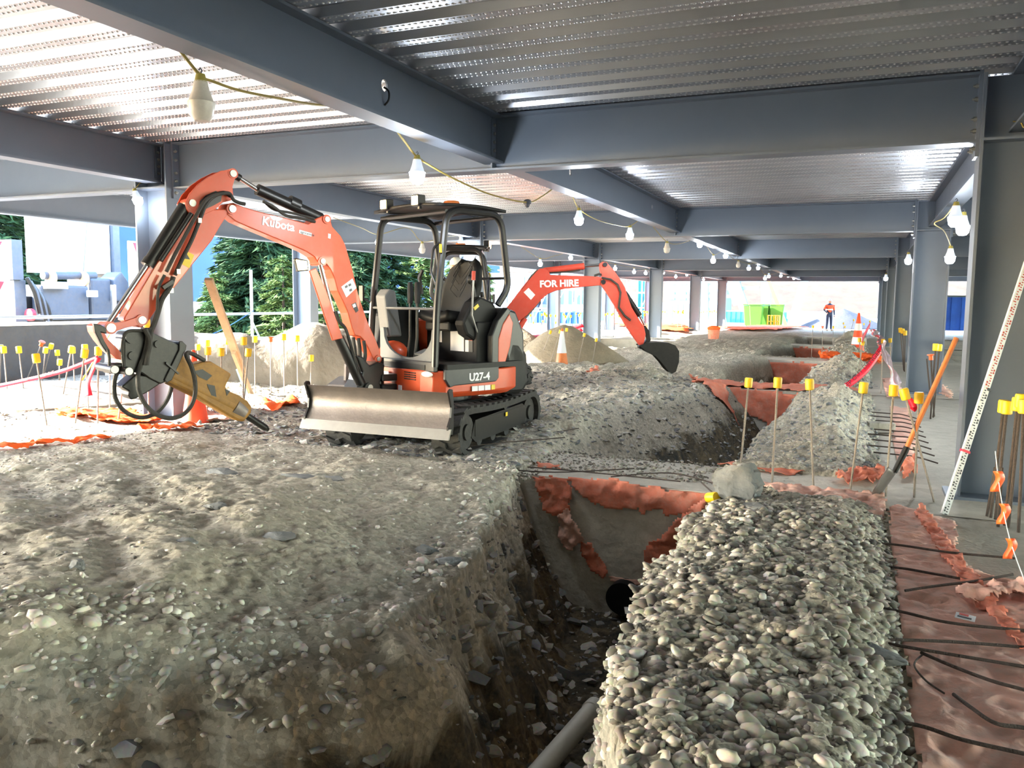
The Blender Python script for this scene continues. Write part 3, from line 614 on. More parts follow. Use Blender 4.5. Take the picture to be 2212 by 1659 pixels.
def undercarriage(t, rot):
    """tracks and dozer blade; rot turns them relative to the house"""
    Rm = Matrix.Rotation(rot, 4, 'Z')
    hl, rr, w = .80, .235, .30
    for sx in (-1, 1):
        cx = sx*.60
        path = []; N = 52; straight = hl*2; tot = 2*straight+2*PI*rr
        def pt(s, off=0.):
            s %= tot; R = rr+off
            if s < straight: return (-hl+s, .0-off+0), (0, -1)
            s -= straight
            if s < PI*rr: a = -PI/2+s/rr; return (hl+R*math.cos(a), rr+R*math.sin(a)), (math.cos(a), math.sin(a))
            s -= PI*rr
            if s < straight: return (hl-s, 2*rr+off-.03*math.sin(PI*s/straight)), (0, 1)
            s -= straight; a = PI/2+s/rr; return (-hl+R*math.cos(a), rr+R*math.sin(a)), (math.cos(a), math.sin(a))
        mb = MB(); vs = []; M_ = 110
        for i in range(M_):
            s = tot*i/M_
            for off, x in ((-.012, -w/2), (-.012, w/2), (.045, w/2), (.045, -w/2)):
                (y, z), _ = pt(s, off-.045); vs.append((cx+x, y, z+.0))
        mb.add(vs, [(i*4+k, i*4+(k+1) % 4, ((i+1) % M_)*4+(k+1) % 4, ((i+1) % M_)*4+k) for i in range(M_) for k in range(4)])
        belt = mb.xf(Rm).build('track', M['rubber'], t, smooth=False)
        lugs = MB()
        for i in range(34):
            for side in (-1, 1):
                s = tot*(i+(.5 if side > 0 else 0))/34
                q = [(side*.0, -.035, .0), (side*.06, -.01, 0), (side*.148, -.055, 0), (side*.148, .015, 0), (side*.06, .045, 0), (side*0, .02, 0)]
                vs = []
                for h in (0, .024):
                    for (x, ds, _) in q:
                        (y, z), nn = pt(s+ds*side, h-.002-.0); vs.append((cx+x*sx, y, z))
                lugs.add(vs, [tuple(range(6))[::-1], tuple(range(6, 12))]+[(k, (k+1) % 6, 6+(k+1) % 6, 6+k) for k in range(6)])
        tag(lugs.xf(Rm).build('track_lugs', M['rubber'], belt, smooth=False), kind='stuff')
        fr = MB(); ox = cx+sx*.02
        fr.prism([(-.70, .17), (-.62, .33), (.58, .36), (.70, .30), (.66, .13), (-.6, .11)], (ox, 0, 0), EXY, EUP, EX, -.09, .09)
        fr.box((cx+sx*.10, 0, .25), (.03, 1.25, .16)); fr.xf(Rm).build('track_frame', M['dblack'], t, smooth=False)
        for y, r in ((-.80, .165), (.80, .165)):
            q = MB().cyl((cx-.10, y, rr), (cx+.10, y, rr), r, 20).cyl((cx+sx*.10, y, rr), (cx+sx*.125, y, rr), .08, 14)
            q.xf(Rm).build('sprocket' if y > 0 else 'idler', M['rubber'], t)
        for y in (-.5, -.17, .17, .5): MB().cyl((cx-.1, y, .125), (cx+.1, y, .125), .065, 14).xf(Rm).build('roller', M['rubber'], t)
        MB().cyl((cx-.06, .1, .39), (cx+.12, .1, .39), .045, 12).xf(Rm).build('roller', M['rubber'], t)
        MB().box((cx+sx*.13, .1, .30), (.004, .05, .04)).xf(Rm).build('decal', M['decaly'], t, smooth=False)
    MB().box((0, 0, .36), (.92, .8, .16)).cyl((0, 0, .4), (0, 0, .52), .33, 24).box((0, -.2, .3), (.5, .9, .12)).xf(Rm).build('centre_frame', M['dblack'], t, smooth=False)
    # dozer blade, curved, with a cutting edge
    bw = .775; by = -1.27; bl = MB(); prof = [(-.05, .345), (-.015, .40), (.025, .46), (.04, .53), (.03, .60), (-.005, .66), (-.03, .685)]
    n = len(prof); prof2 = prof+[(a+.02, b) for a, b in prof[::-1]]
    bl.prism(prof2, (0, by, -.02), EXY, EUP, EX, -bw, bw)
    b = bl.xf(Rm).build('dozer_blade', M['worn'], t, smooth=True)
    MB().prism([(-.10, .27), (-.075, .27), (-.03, .36), (-.05, .36)], (0, by, -.02), EXY, EUP, EX, -bw-.03, bw+.03).xf(Rm).build('cutting_edge', M['bright'], b, smooth=False)
    for sx in (-1, 1):
        pr = [(-.055, .33), (-.055, .38), (.0, .46), (.012, .55), (-.03, .66), (-.045, .70), (-.01, .72), (.03, .71), (.05, .6), (.05, .36), (.03, .3)]
        MB().prism(pr, (sx*bw, by, -.02), EXY, EUP, EX, -.009, .009).xf(Rm).build('side_plate', M['dblack'], b, smooth=False)
        MB().bar((sx*.3, by+.04, .42), (sx*.3, -.4, .36), .07, .11).xf(Rm).build('blade_arm', M['dblack'], t, smooth=False)
    MB().cyl((0, by+.07, .5), (0, -.45, .42), .04, 12).xf(Rm).build('blade_cylinder', M['dblack'], t)
    hz = MB()
    for a in ((.1, -.6, .47, .5, -.55), (-.15, -.7, .5, .35, -.5), (.0, -.5, .52, -.5, -.75)): hz.tube([(a[0], a[1], a[2]), ((a[0]+a[3])/2, (a[1]+a[4])/2-.12, a[2]+.06), (a[3], a[4], .44)], .014, 6)
    hz.xf(Rm).build('hose', M['hose'], t)
def house(t, seatdetail=True):
    """upper body: x = machine left, -y = forward"""
    # orange lower cowl
    def outline(k, ins=0.):
        return [(-.70+ins, -.30), (-.66+ins, -.55), (.44, -.60+ins), (.60-ins, -.57+ins), (.68-ins, -.47), (.70-ins, .28), (.62-ins, .52), (.35, .86-ins), (0, .95-ins), (-.35, .86-ins), (-.62+ins, .55)]
    mb = MB(); lev = [(.53, .05), (.58, .0), (.80, .0)]; vs = []; o = outline(0)
    for z, i in lev: vs += [(x, y, z) for x, y in outline(0, i)]
    n = len(o); fs = [tuple(range(n))[::-1], tuple(range(2*n, 3*n))]+[(j*n+k, j*n+(k+1) % n, (j+1)*n+(k+1) % n, (j+1)*n+k) for j in range(2) for k in range(n)]
    mb.add(vs, fs); cowl = mb.build('lower_cowl', M['orange'], t, smooth=True, bevel=.012, angle=25)
    MB().prism([(-.44, .64), (-.38, .585+.07), (.16, .665), (.2, .70), (.2, .82), (-.5, .82), (-.5, .72)], (.69, 0, 0), EXY, EUP, EX, -.02, .018).build('side_panel', M['navy'], t, smooth=False, bevel=.008)
    MB().box((.58, .02, .838), (.27, 1.0, .05)).box((-.0, -.28, .83), (1.0, .62, .05)).build('cab_floor', M['plastic'], t, smooth=False)
    text('U27-4', 'model_lettering', .108, M['decal'], cowl, (.710, -.20, .692), (0, 1, .0), (0, .22, 1), bold=.003)
    sl = MB()
    for k in range(4):
        for j in range(2): sl.box((.22+j*.1, -.601, .70+.022*k), (.085, .012, .010))
    sl.build('vent_slots', M['dblack'], cowl, smooth=False)
    MB().box((-.22+.05, -.60, .715), (.14, .008, .07)).build('plate', M['galv'], cowl, smooth=False)
    MB().ball((.53, -.585, .765), (.085, .03, .03), 12, 8).build('headlight', M['white'], cowl)
    MB().box((.10, -.60, .60), (.05, .012, .05)).build('decal', M['decal'], cowl, smooth=False)
    d = MB()
    for k in range(3): d.box((.703, -.12+k*.085, .61), (.006, .075, .05))
    d.build('decal', M['decal'], cowl, smooth=False); MB().box((.703, .125, .61), (.006, .05, .05)).build('decal', M['decaly'], cowl, smooth=False)
    # black front skirt with the big scoop
    pts = [(-.30, .80), (.615, .80), (.62, 1.20)]
    for k in range(13): a = PI*k/12; pts.append((.17+.41*math.cos(a)*1.0, 1.20-.29*math.sin(a)**.8))
    pts += [(-.30, 1.20)]
    MB().prism(pts, (0, -.55, 0), EX, EUP, EXY, -.015, .015).build('front_skirt', M['grey'], t, smooth=False)
    MB().box((.15, -.56, .84), (.98, .05, .10)).build('bumper_strip', M['dblack'], t, smooth=False, bevel=.01)
    # inner tub and engine cover
    mb = MB(); mb.prism([(-.52, .84), (-.44, 1.34), (-.3, 1.42), (-.05, 1.40), (.0, .84)], (-.34, 0, 0), EXY, EUP, EX, -.34, .0); mb.build('right_console', M['plastic'], t, smooth=False, bevel=.03)
    mb = MB().box((.16, .22, 1.05), (.84, .42, .44)); mb.build('seat_box', M['plastic'], t, smooth=False, bevel=.015)
    mb = MB(); mb.prism([(.42, .80), (.34, 1.05), (.30, 1.34), (.36, 1.42), (.52, 1.38), (.64, 1.15), (.66, .80)], (0, 0, 0), EXY, EUP, EX, -.62, .62); eng = mb.build('engine_cover', M['dblack'], t, smooth=False, bevel=.03)
    MB().prism([(.21, .815), (.21, 1.10), (.27, 1.25), (.36, 1.36), (.42, 1.26), (.38, 1.02), (.30, .815)], (.64, 0, 0), EXY, EUP, EX, -.03, .045).build('side_cover', M['orange'], t, smooth=False, bevel=.012)
    MB().prism([(.12, .84), (.12, 1.13), (.2, 1.29), (.33, 1.42), (.38, 1.38), (.27, 1.25), (.21, 1.10), (.21, .84)], (.64, 0, 0), EXY, EUP, EX, -.03, .05).build('side_trim', M['dblack'], t, smooth=False, bevel=.01)
    MB().prism([(.36, .50), (.36, .86), (.44, 1.08), (.58, 1.06), (.70, .92), (.72, .60), (.64, .50)], (0, 0, 0), EXY, EUP, EX, -.62, .62).build('counterweight', M['plastic'], t, smooth=False, bevel=.05)
    MB().prism([(-.42, .72), (-.36, 1.1), (.1, 1.28), (.6, 1.3), (.6, .72)], (-.66, 0, 0), EXY, EUP, EX, 0, .08).build('right_hood', M['orange'], t, smooth=False, bevel=.03)
    # decals on the seat box
    for nm, m_, x, z, w, h in (('decal', 'decal', .27, 1.07, .22, .22), ('decal', 'decal', .46, 1.15, .075, .08), ('decal', 'decal', .43, 1.02, .055, .12), ('decal', 'decal2', .49, 1.02, .06, .12), ('decal', 'decal', -.02, 1.12, .07, .16), ('decal', 'decal', .18, 1.235, .18, .07), ('decal', 'decal2', .38, 1.15, .055, .08)):
        MB().box((x, .006, z), (w, .006, h)).build(nm, M[m_], t, smooth=False)
    for x, z, w in ((.27, 1.18, .22), (.49, 1.085, .06), (.46, 1.195, .075)): MB().box((x, .003, z), (w, .006, .014)).build('decal', M['decalr'], t, smooth=False)
    # seat
    mb = MB(); mb.grid(lambda s, q: (.15+(s-.5)*.48*(1-.1*q), -.22+.42*q, 1.30+.05*abs(s*2-1)**2-.02*math.sin(q*PI)), 12, 8); mb.build('seat_cushion', M['plastic'], t, solid=.09)
    mb = MB(); mb.box((.16, .02, 1.22), (.40, .40, .10)).build('seat_base', M['plastic'], t, smooth=False, bevel=.02)
    def back(s, q):
        w = .245*(1-.30*max(0, q-.55)/.45) if q > .55 else .245*(1-.12*(1-q/.55)**2)
        rt = 1 if q < .85 else math.sqrt(max(0, 1-((q-.85)/.15)**2*.75))
        x = (s*2-1)*w*rt
        return (.14+x*1.12, .12+.17*q-.05*abs(s*2-1)**2, 1.30+.60*q)
    mb = MB(); mb.grid(back, 16, 22); sb = mb.build('seat_back', M['plastic'], t, solid=.085)
    rib = MB()
    for k in range(4):
        for sx in (-1, 1): rib.tube([(.14+sx*.02, .125+.012*k, 1.52+.07*k), (.14+sx*.11, .105+.02*k, 1.60+.07*k), (.16+sx*.11, .20+.02*k, 1.80+.05*k)][:3], .0035, 5)
    rib.build('stitching', M['dblack'], sb)
    # left lever console
    mb = MB(); mb.prism([(-.10, 1.14), (-.15, 1.26), (-.02, 1.47), (.08, 1.53), (.26, 1.47), (.33, 1.36), (.24, 1.18), (.06, 1.05)], (.47, 0, 0), EXY, EUP, EX, -.07, .08); cs = mb.build('lever_console', M['plastic'], t, smooth=False, bevel=.025)
    MB().box((.555, .02, 1.42), (.004, .07, .035), Matrix.Rotation(.6, 3, 'X')).build('decal', M['decaly'], cs, smooth=False)
    MB().tube([(.47, .08, 1.50), (.47, .06, 1.60), (.45, .03, 1.68)], .018, 8).ball((.45, .025, 1.70), (.03, .035, .05), 8, 6).build('joystick', M['dblack'], t)
    lv = MB().tube([(.57, .03, 1.15), (.58, -.06, 1.34), (.57, -.03, 1.70)], .009, 6).build('safety_lever', M['bright'], t)
    MB().cyl((.57, -.032, 1.69), (.569, -.028, 1.78), .02, 8).build('grip', M['decalr'], lv)
    # travel levers and pedals
    for x in (-.02, .10):
        l = MB().tube([(x, -.42, .86), (x+.02, -.40, 1.1), (x+.05, -.42, 1.42), (x+.03, -.40, 1.60)], .016, 8).build('travel_lever', M['dblack'], t)
        MB().tube([(x+.05, -.42, 1.45), (x+.045, -.41, 1.56), (x+.01, -.39, 1.66)], [.026, .034, .026], 8).build('grip', M['plastic'], l)
    for x in (-.16, .22): MB().box((x, -.40, .96), (.11, .14, .02), Matrix.Rotation(.3, 3, 'X')).build('pedal', M['grey'], t, smooth=False)
    MB().ball((-.27, -.42, .93), (.21, .12, .13), 16, 8).build('pedal_guard', M['orange'], t)
    MB().prism([(-.5, 1.10), (-.56, 1.52), (-.50, 1.60), (-.42, 1.58), (-.34, 1.10)], (-.30, 0, 0), EXY, EUP, EX, -.1, .08).build('control_panel', M['grey'], t, smooth=False, bevel=.02)
    MB().tube([(-.2, -.1, 1.55), (-.2, -.13, 1.72), (-.16, -.12, 1.80)], .02, 8).build('joystick', M['dblack'], t)
    # four-post canopy
    W0, W1, ZTOP = -.50, .62, 2.36
    mb = hoop(MB(), [(W1, -.56, .84), (W1-.02, -.52, 1.45), (W1-.02, -.40, ZTOP), (W1-.02, .30, ZTOP-.0), (W1-.02, .42, 1.62), (W1-.05, .30, 1.44)], .036); cn = mb.build('canopy_frame', M['dblack'], t)
    hoop(MB(), [(W0, -.56, .90), (W0, -.52, 1.45), (W0, -.40, ZTOP), (W0, .30, ZTOP), (W0, .42, 1.62), (W0+.03, .30, 1.44)], .036).build('canopy_frame', M['dblack'], t)
    MB().grid(lambda s, q: (W0-.0+(W1-W0)*s, -.50+.86*q, ZTOP+.035+.03*math.sin(PI*s)+.02*math.sin(PI*q)), 12, 10).build('canopy_roof', M['plastic'], t, solid=.03)
    MB().tube([(W0, -.40, ZTOP-.02), (W1-.02, -.40, ZTOP-.02)], .022, 8).tube([(W0, .32, ZTOP-.02), (W1-.02, .32, ZTOP-.02)], .022, 8).build('roof_rail', M['dblack'], t)
    MB().tube([(W0, -.53, 1.40), (W1-.01, -.53, 1.40)], .013, 8).build('front_rail', M['grey'], t)
    hoop(MB(), [(W1-.02, -.43, 2.06), (W1-.10, -.50, 2.0), (W1-.12, -.52, 1.75), (W1-.02, -.50, 1.58)], .012, .06).build('grab_rail', M['dblack'], t)
    MB().tube([(W0, .42, 1.72), (W1-.02, .42, 1.72)], .014, 6).tube([(.3, .42, 1.72), (.3, .40, 1.45)], .014, 6).build('rear_rail', M['dblack'], t)
    for x in (-.28, .26):
        MB().prism([(-.06, -.055), (.06, -.055), (.055, .055), (-.055, .055)], (x, -.50, ZTOP+.10), EX, EUP, EXY, -.03, .06).build('work_lamp', M['dblack'], t, smooth=False, bevel=.008)
        L = kids(t)[-1] if False else None
        g = MB().box((x, -.533, ZTOP+.10), (.095, .012, .085)).build('lamp_lens', M['wlamp'], t, smooth=False, bevel=.006)
        MB().box((x, -.47, ZTOP+.045), (.03, .03, .05)).build('lamp_bracket', M['dblack'], t, smooth=False)
    MB().lathe([(.085, 0), (.09, .03), (.075, .055), (0, .06)], (.2, -.02, ZTOP+.085), 16).build('beacon', M['handle'], t)
    MB().box((W1+.018, -.505, 1.98), (.004, .03, .08)).build('decal', M['decaly'], t, smooth=False)
    MB().box((-.56, -.62, 1.55), (.05, .03, .16), .3).tube([(-.56, -.60, 1.5), (-.5, -.54, 1.45)], .01, 6).build('mirror', M['dblack'], t, smooth=False)
# ---- nearest machine
E1 = Vector((-4.124, 7.731, .06)); TH1 = -.414
t1 = empty('mini_excavator', E1, TH1, 'nearest orange and black mini excavator with a rock breaker on its arm, parked facing left', 'excavator')
undercarriage(t1, -TH1); house(t1)
OFF = -.05; ORG, SCL = (180, 340), 2.676
def Q(tr, off=OFF): return zpl(E1, TH1, 1, off, tr, ORG, SCL)
boom = [(818, 300), (830, 268), (870, 262), (930, 288), (1050, 322), (1180, 352), (1300, 384), (1350, 352), (1385, 338), (1425, 345), (1440, 400), (1490, 455), (1515, 505), (1555, 640), (1590, 790), (1620, 880), (1650, 965), (1690, 1050), (1716, 1120), (1718, 1165), (1702, 1186), (1680, 1172), (1655, 1120), (1625, 1062), (1600, 1036), (1570, 1030), (1552, 985), (1530, 900), (1500, 830), (1470, 770), (1452, 700), (1430, 650), (1400, 610), (1360, 612), (1335, 575), (1290, 545), (1200, 505), (1080, 455), (960, 405), (880, 370), (835, 332)]
bw = .075
B1 = plate(Q(boom), OFF-2*bw, OFF).build('boom', M['orange'], t1, smooth=False, bevel=.008)
def pinq(tr, r, x0, x1, name, m, par, n=14, off=OFF):
    (y, z), = Q([tr], off); return MB().cyl((x0, y, z), (x1, y, z), r, n).build(name, m, par)
for p, r in (((858, 298), .032), ((1380, 600), .026), ((1405, 358), .026), ((1702, 1165), .022)): pinq(p, r+.018, OFF-2*bw-.02, OFF+.012, 'boss', M['orange'], B1); pinq(p, r, OFF-2*bw-.03, OFF+.022, 'pin', M['bolt'], B1)
# boom lettering and stickers
def on(tr, off=OFF+.004, x=None): (y, z), = Q([tr]); return Vector((off, y, z))
a, b = on((1030, 388)), on((1180, 420)); up = Vector((0, 0, 1))
text('Kubota', 'brand_lettering', .108, M['decal'], B1, a, b-a, up, bold=.003)
def sticker(q4, m, par, off=OFF+.003, name='decal'):
    v = [on(q, off) for q in q4]; w = [p-Vector((.006, 0, 0)) for p in v]
    return MB().add(v+w, [(0, 1, 2, 3), (7, 6, 5, 4)]+[(i, (i+1) % 4, 4+(i+1) % 4, 4+i) for i in range(4)]).build(name, m, par, smooth=False)
sticker([(1248, 418), (1320, 438), (1318, 458), (1246, 438)], M['decal'], B1)
a, b = on((1252, 436), OFF+.005), on((1300, 449), OFF+.005); text('agricentre', 'sticker_lettering', .036, M['decal2'], B1, a, b-a, up)
sticker([(1415, 440), (1430, 444), (1428, 470), (1414, 466)], M['decal'], B1)
sticker([(1490, 748), (1555, 700), (1578, 755), (1520, 810)], M['decal'], B1); sticker([(1550, 850), (1575, 838), (1590, 885), (1575, 898)], M['decal2'], B1)
sticker([(1553, 852), (1570, 844), (1576, 862), (1560, 870)], M['decal'], B1, OFF+.005)
for q in ((1510, 745), (1530, 735), (1535, 765)): sticker([q, (q[0]+14, q[1]-8), (q[0]+18, q[1]+4), (q[0]+4, q[1]+12)], M['grey'], B1, OFF+.005)
# cylinders
def cylp(a, b, r, name, m, par, off, x, n=14):
    (ya, za), (yb, zb) = Q([a, b], off); return MB().cyl((x, ya, za), (x, yb, zb), r, n).build(name, m, par)
xm = OFF-bw
ac = cylp((1005, 185), (1372, 352), .052, 'arm_cylinder', M['dblack'], t1, xm, xm, 18); cylp((862, 92), (1012, 190), .02, 'rod', M['chrome'], ac, xm, xm); cylp((1368, 350), (1405, 360), .035, 'cylinder_eye', M['orange'], ac, xm, xm)
cylp((1190, 255), (1245, 280), .06, 'cylinder_band', M['dblack'], ac, xm, xm); cylp((868, 100), (905, 122), .034, 'rod_eye', M['dblack'], ac, xm, xm)
bc = cylp((1475, 1040), (1605, 1310), .05, 'boom_cylinder', M['dblack'], t1, OFF+.02, OFF+.02, 16)
cylp((1370, 620), (1480, 1050), .024, 'rod', M['chrome'], bc, OFF+.02, OFF+.02)
g = Q([(1305, 655), (1345, 640), (1400, 760), (1500, 1045), (1440, 1060)], OFF+.07); plate(g, OFF+.055, OFF+.075).build('rod_guard', M['orange'], bc, smooth=False, bevel=.006)
bk = cylp((578, 285), (378, 605), .052, 'bucket_cylinder', M['dblack'], t1, xm, xm+.03, 18); cylp((365, 618), (140, 955), .024, 'rod', M['chrome'], bk, xm, xm+.03); cylp((384, 596), (362, 628), .058, 'gland', M['dblack'], bk, xm, xm+.03)
cylp((592, 330), (415, 600), .02, 'oil_pipe', M['dblack'], bk, xm, xm+.12)
# arm
for k, x in ((0, OFF-.002), (1, OFF-2*bw-.02)):
    cheek = [(845, 72), (868, 70), (878, 92), (870, 130), (858, 170), (862, 220), (850, 250), (800, 262), (760, 300), (700, 330), (640, 345), (612, 330), (592, 300), (584, 262), (610, 210), (660, 155), (720, 112), (790, 78)]
    plate(Q(cheek), x, x+.02).build('arm_cheek', M['orange'], t1, smooth=False, bevel=.004)
arm = [(700, 300), (840, 300), (826, 345), (790, 400), (745, 480), (640, 610), (520, 762), (430, 868), (365, 965), (330, 985), (232, 940), (240, 920), (400, 650), (480, 520), (560, 410), (610, 340)]
A1 = plate(Q(arm), OFF-2*bw, OFF).build('arm', M['orange'], t1, smooth=False, bevel=.008)
sl = Q([(668, 255), (700, 222), (760, 195), (795, 215), (790, 255), (745, 280), (700, 300), (664, 292)]); plate(sl, OFF-2*bw-.025, OFF+.0225).build('cable_slot', M['dblack'], A1, smooth=False)
for p, r in (((625, 265), .03), ((860, 95), .03), ((335, 940), .032), ((155, 985), .036)): pinq(p, r+.015, OFF-2*bw-.03, OFF+.022, 'boss', M['orange'], A1); pinq(p, r, OFF-2*bw-.04, OFF+.03, 'pin', M['bolt'], A1)
sticker([(595, 540), (640, 565), (612, 640), (560, 612)], M['decaly'], A1)
sticker([(598, 560), (615, 590), (582, 585), (596, 562)], M['decal2'], A1, OFF+.006)
# linkage
plate(Q([(330, 915), (350, 920), (352, 955), (330, 968), (240, 985), (160, 1015), (135, 1000), (140, 970), (165, 958), (240, 945)]), OFF, OFF+.02).build('tipping_link', M['orange'], t1, smooth=False, bevel=.004)
plate(Q([(52, 975), (75, 960), (105, 985), (140, 1050), (190, 1100), (228, 1140), (222, 1170), (190, 1165), (140, 1120), (90, 1060), (58, 1010)]), OFF-2*bw, OFF+.01).build('bucket_link', M['orange'], t1, smooth=False, bevel=.004)
plate(Q([(52, 960), (90, 965), (125, 985), (130, 1020), (95, 1010), (115, 1060), (150, 1120), (130, 1130), (95, 1080), (60, 1010)]), OFF-.01, OFF+.03).build('link_pivot', M['oily'], t1, smooth=False, bevel=.006)
# breaker
bx0, bx1 = OFF-.19, OFF+.03
mnt = plate(Q([(228, 1050), (250, 1010), (330, 1000), (400, 1015), (480, 1052), (560, 1085), (585, 1100), (560, 1150), (480, 1290), (440, 1310), (380, 1280), (330, 1245), (240, 1240), (228, 1200)]), bx0, bx1).build('breaker_mount', M['oily'], t1, smooth=False, bevel=.01)
plate(Q([(540, 1062), (560, 1060), (585, 1085), (580, 1110), (500, 1285), (470, 1300), (455, 1285), (540, 1110)]), bx0-.02, bx1+.02).build('flange', M['oily'], mnt, smooth=False, bevel=.006)
for p, r in (((270, 1040), .05), ((420, 1078), .03), ((275, 1145), .035)): pinq(p, r, bx0-.02, bx1+.025, 'pin', M['oily'], mnt)
for p in ((150, 1220), (232, 1230)): pinq(p, .034, bx0-.06, bx1+.10, 'pin', M['oily'], mnt); pinq(p, .03, bx1+.10, bx1+.105, 'pin_end', M['bright'], mnt)
plate(Q([(150, 1190), (300, 1190), (300, 1255), (150, 1252)]), bx0+.03, bx1-.04).build('coupler', M['oily'], mnt, smooth=False, bevel=.01)
plate(Q([(218, 1325), (300, 1255), (460, 1270), (470, 1290), (380, 1352), (300, 1395), (272, 1400), (255, 1372), (262, 1352)]), bx0+.02, bx1-.02).build('hook', M['oily'], mnt, smooth=False, bevel=.01)
body = plate(Q([(566, 1120), (600, 1180), (640, 1196), (690, 1182), (740, 1180), (858, 1252), (820, 1328), (838, 1350), (900, 1375), (950, 1408), (972, 1440), (972, 1475), (930, 1528), (890, 1522), (830, 1490), (720, 1425), (600, 1350), (468, 1292), (500, 1240)]), bx0+.03, bx1-.02).build('breaker_body', M['yellow'], t1, smooth=False, bevel=.02)
sh = Q([(520, 1260), (900, 1455)]); MB().cyl((OFF-.07, sh[0][0], sh[0][1]), (OFF-.07, sh[1][0], sh[1][1]), .085, 18, .085).build('breaker_barrel', M['yellow'], body)
sh = Q([(880, 1440), (940, 1480)]); MB().cyl((OFF-.07, sh[0][0], sh[0][1]), (OFF-.07, sh[1][0], sh[1][1]), .10, 18, .09).build('nose', M['worn'], body)
sh = Q([(930, 1475), (1072, 1568), (1090, 1580)]); MB().cyl((OFF-.07, *sh[0]), (OFF-.07, *sh[1]), .032, 14).cyl((OFF-.07, *sh[1]), (OFF-.07, *sh[2]), .032, 14, .016).build('chisel', M['oily'], body)
for q in ([(640, 1235), (690, 1225), (745, 1262), (715, 1290), (672, 1270)], [(715, 1310), (760, 1320), (770, 1385), (740, 1375)], [(820, 1338), (850, 1350), (830, 1378)]): plate(Q(q, OFF+.015), OFF+.006, OFF+.014).build('worn_patch', M['oily'], body, smooth=False)
plate(Q([(465, 1180), (540, 1245), (535, 1252), (462, 1190)]), bx1, bx1+.03).build('bracket', M['dblack'], body, smooth=False)
# hoses along the arm and the two big loops
def hosep(tr, r, xs_, name='hose', par=t1, n=8, close=0):
    P = [Q([q], x) [0] for q, x in zip(tr, xs_)] if isinstance(xs_, (list, tuple)) else Q(tr, xs_); X = xs_ if isinstance(xs_, (list, tuple)) else [xs_]*len(tr)
    pts = [Vector((x, y, z)) for x, (y, z) in zip(X, P)]; out = []
    for i in range(len(pts)-1):
        p0 = pts[max(0, i-1)]; p1 = pts[i]; p2 = pts[i+1]; p3 = pts[min(len(pts)-1, i+2)]
        for k in range(6): s = k/6; out.append(.5*((2*p1)+(p2-p0)*s+(2*p0-5*p1+4*p2-p3)*s*s+(3*p1-p0-3*p2+p3)*s**3))
    out.append(pts[-1]); return MB().tube(out, r, n).build(name, M['hose'], par)
H = OFF+.045
hosep([(850, 225), (820, 205), (780, 212), (735, 240), (700, 290), (670, 370), (625, 480), (570, 590), (530, 680)], .017, H)
hosep([(935, 270), (900, 262), (868, 245), (845, 210), (800, 208), (745, 222), (700, 255), (650, 340), (590, 450), (530, 560), (480, 660)], .016, H+.03)
hosep([(520, 690), (500, 750), (455, 820), (430, 900), (410, 960), (390, 1010), (375, 1100), (350, 1200)], .022, H+.02)
hosep([(470, 680), (440, 740), (430, 800), (425, 900), (400, 980), (350, 1000), (260, 1005), (232, 1050), (228, 1150), (240, 1230)], .013, H+.03)
hosep([(375, 1010), (368, 1080), (350, 1150), (322, 1230), (315, 1290), (325, 1360), (360, 1430), (420, 1485), (500, 1508), (570, 1490), (620, 1440), (645, 1370), (645, 1290), (625, 1210), (598, 1150), (605, 1130), (640, 1140), (700, 1175)], .019, [H+.02]*4+[H+.06]*10+[H+.03, H+.01, OFF, OFF-.02])
hosep([(210, 1235), (188, 1260), (178, 1320), (185, 1390), (225, 1455), (290, 1495), (360, 1502), (430, 1470), (480, 1410), (505, 1350), (512, 1300)], .018, [OFF-.1]*11)
hosep([(355, 990), (385, 1060), (372, 1140), (365, 1200)], .02, H+.05); hosep([(142, 1110), (150, 1160), (150, 1210)], .012, H)
MB().box((H+.03, *Q([(478, 735)], H)[0]), (.05, .10, .03), Matrix.Rotation(.6, 3, 'X')).build('hose_clamp', M['dblack'], t1, smooth=False)
for q in ((545, 660), (505, 770), (668, 365)): p, = Q([q], H); MB().box((H, p[0], p[1]), (.05, .03, .04)).build('hose_clamp', M['bolt'], t1, smooth=False)
hosep([(1370, 365), (1300, 345), (1200, 320), (1100, 300), (1040, 250)], .012, OFF-.02); hosep([(1040, 255), (1100, 285), (1170, 335), (1250, 350), (1340, 372)], .014, OFF+.01)
hosep([(1460, 890), (1480, 950), (1520, 1000), (1570, 1180), (1590, 1250)], .016, OFF+.06)
for k, q in enumerate(((1560, 1040), (1590, 1045), (1620, 1060))): hosep([q, (q[0]+10, q[1]+80), (q[0]+20-k*12, q[1]+180), (q[0]+10, q[1]+270)], .018, OFF-.06+.03*k)
# boom work lamp
plate(Q([(1222, 590), (1235, 582), (1298, 595), (1305, 655), (1240, 660)], OFF+.05), OFF+.01, OFF+.05).build('work_lamp', M['dblack'], B1, smooth=False, bevel=.006)
plate(Q([(1232, 592), (1290, 600), (1297, 648), (1245, 652)], OFF+.06), OFF+.045, OFF+.062).build('lamp_lens', M['wlamp'], B1, smooth=False)
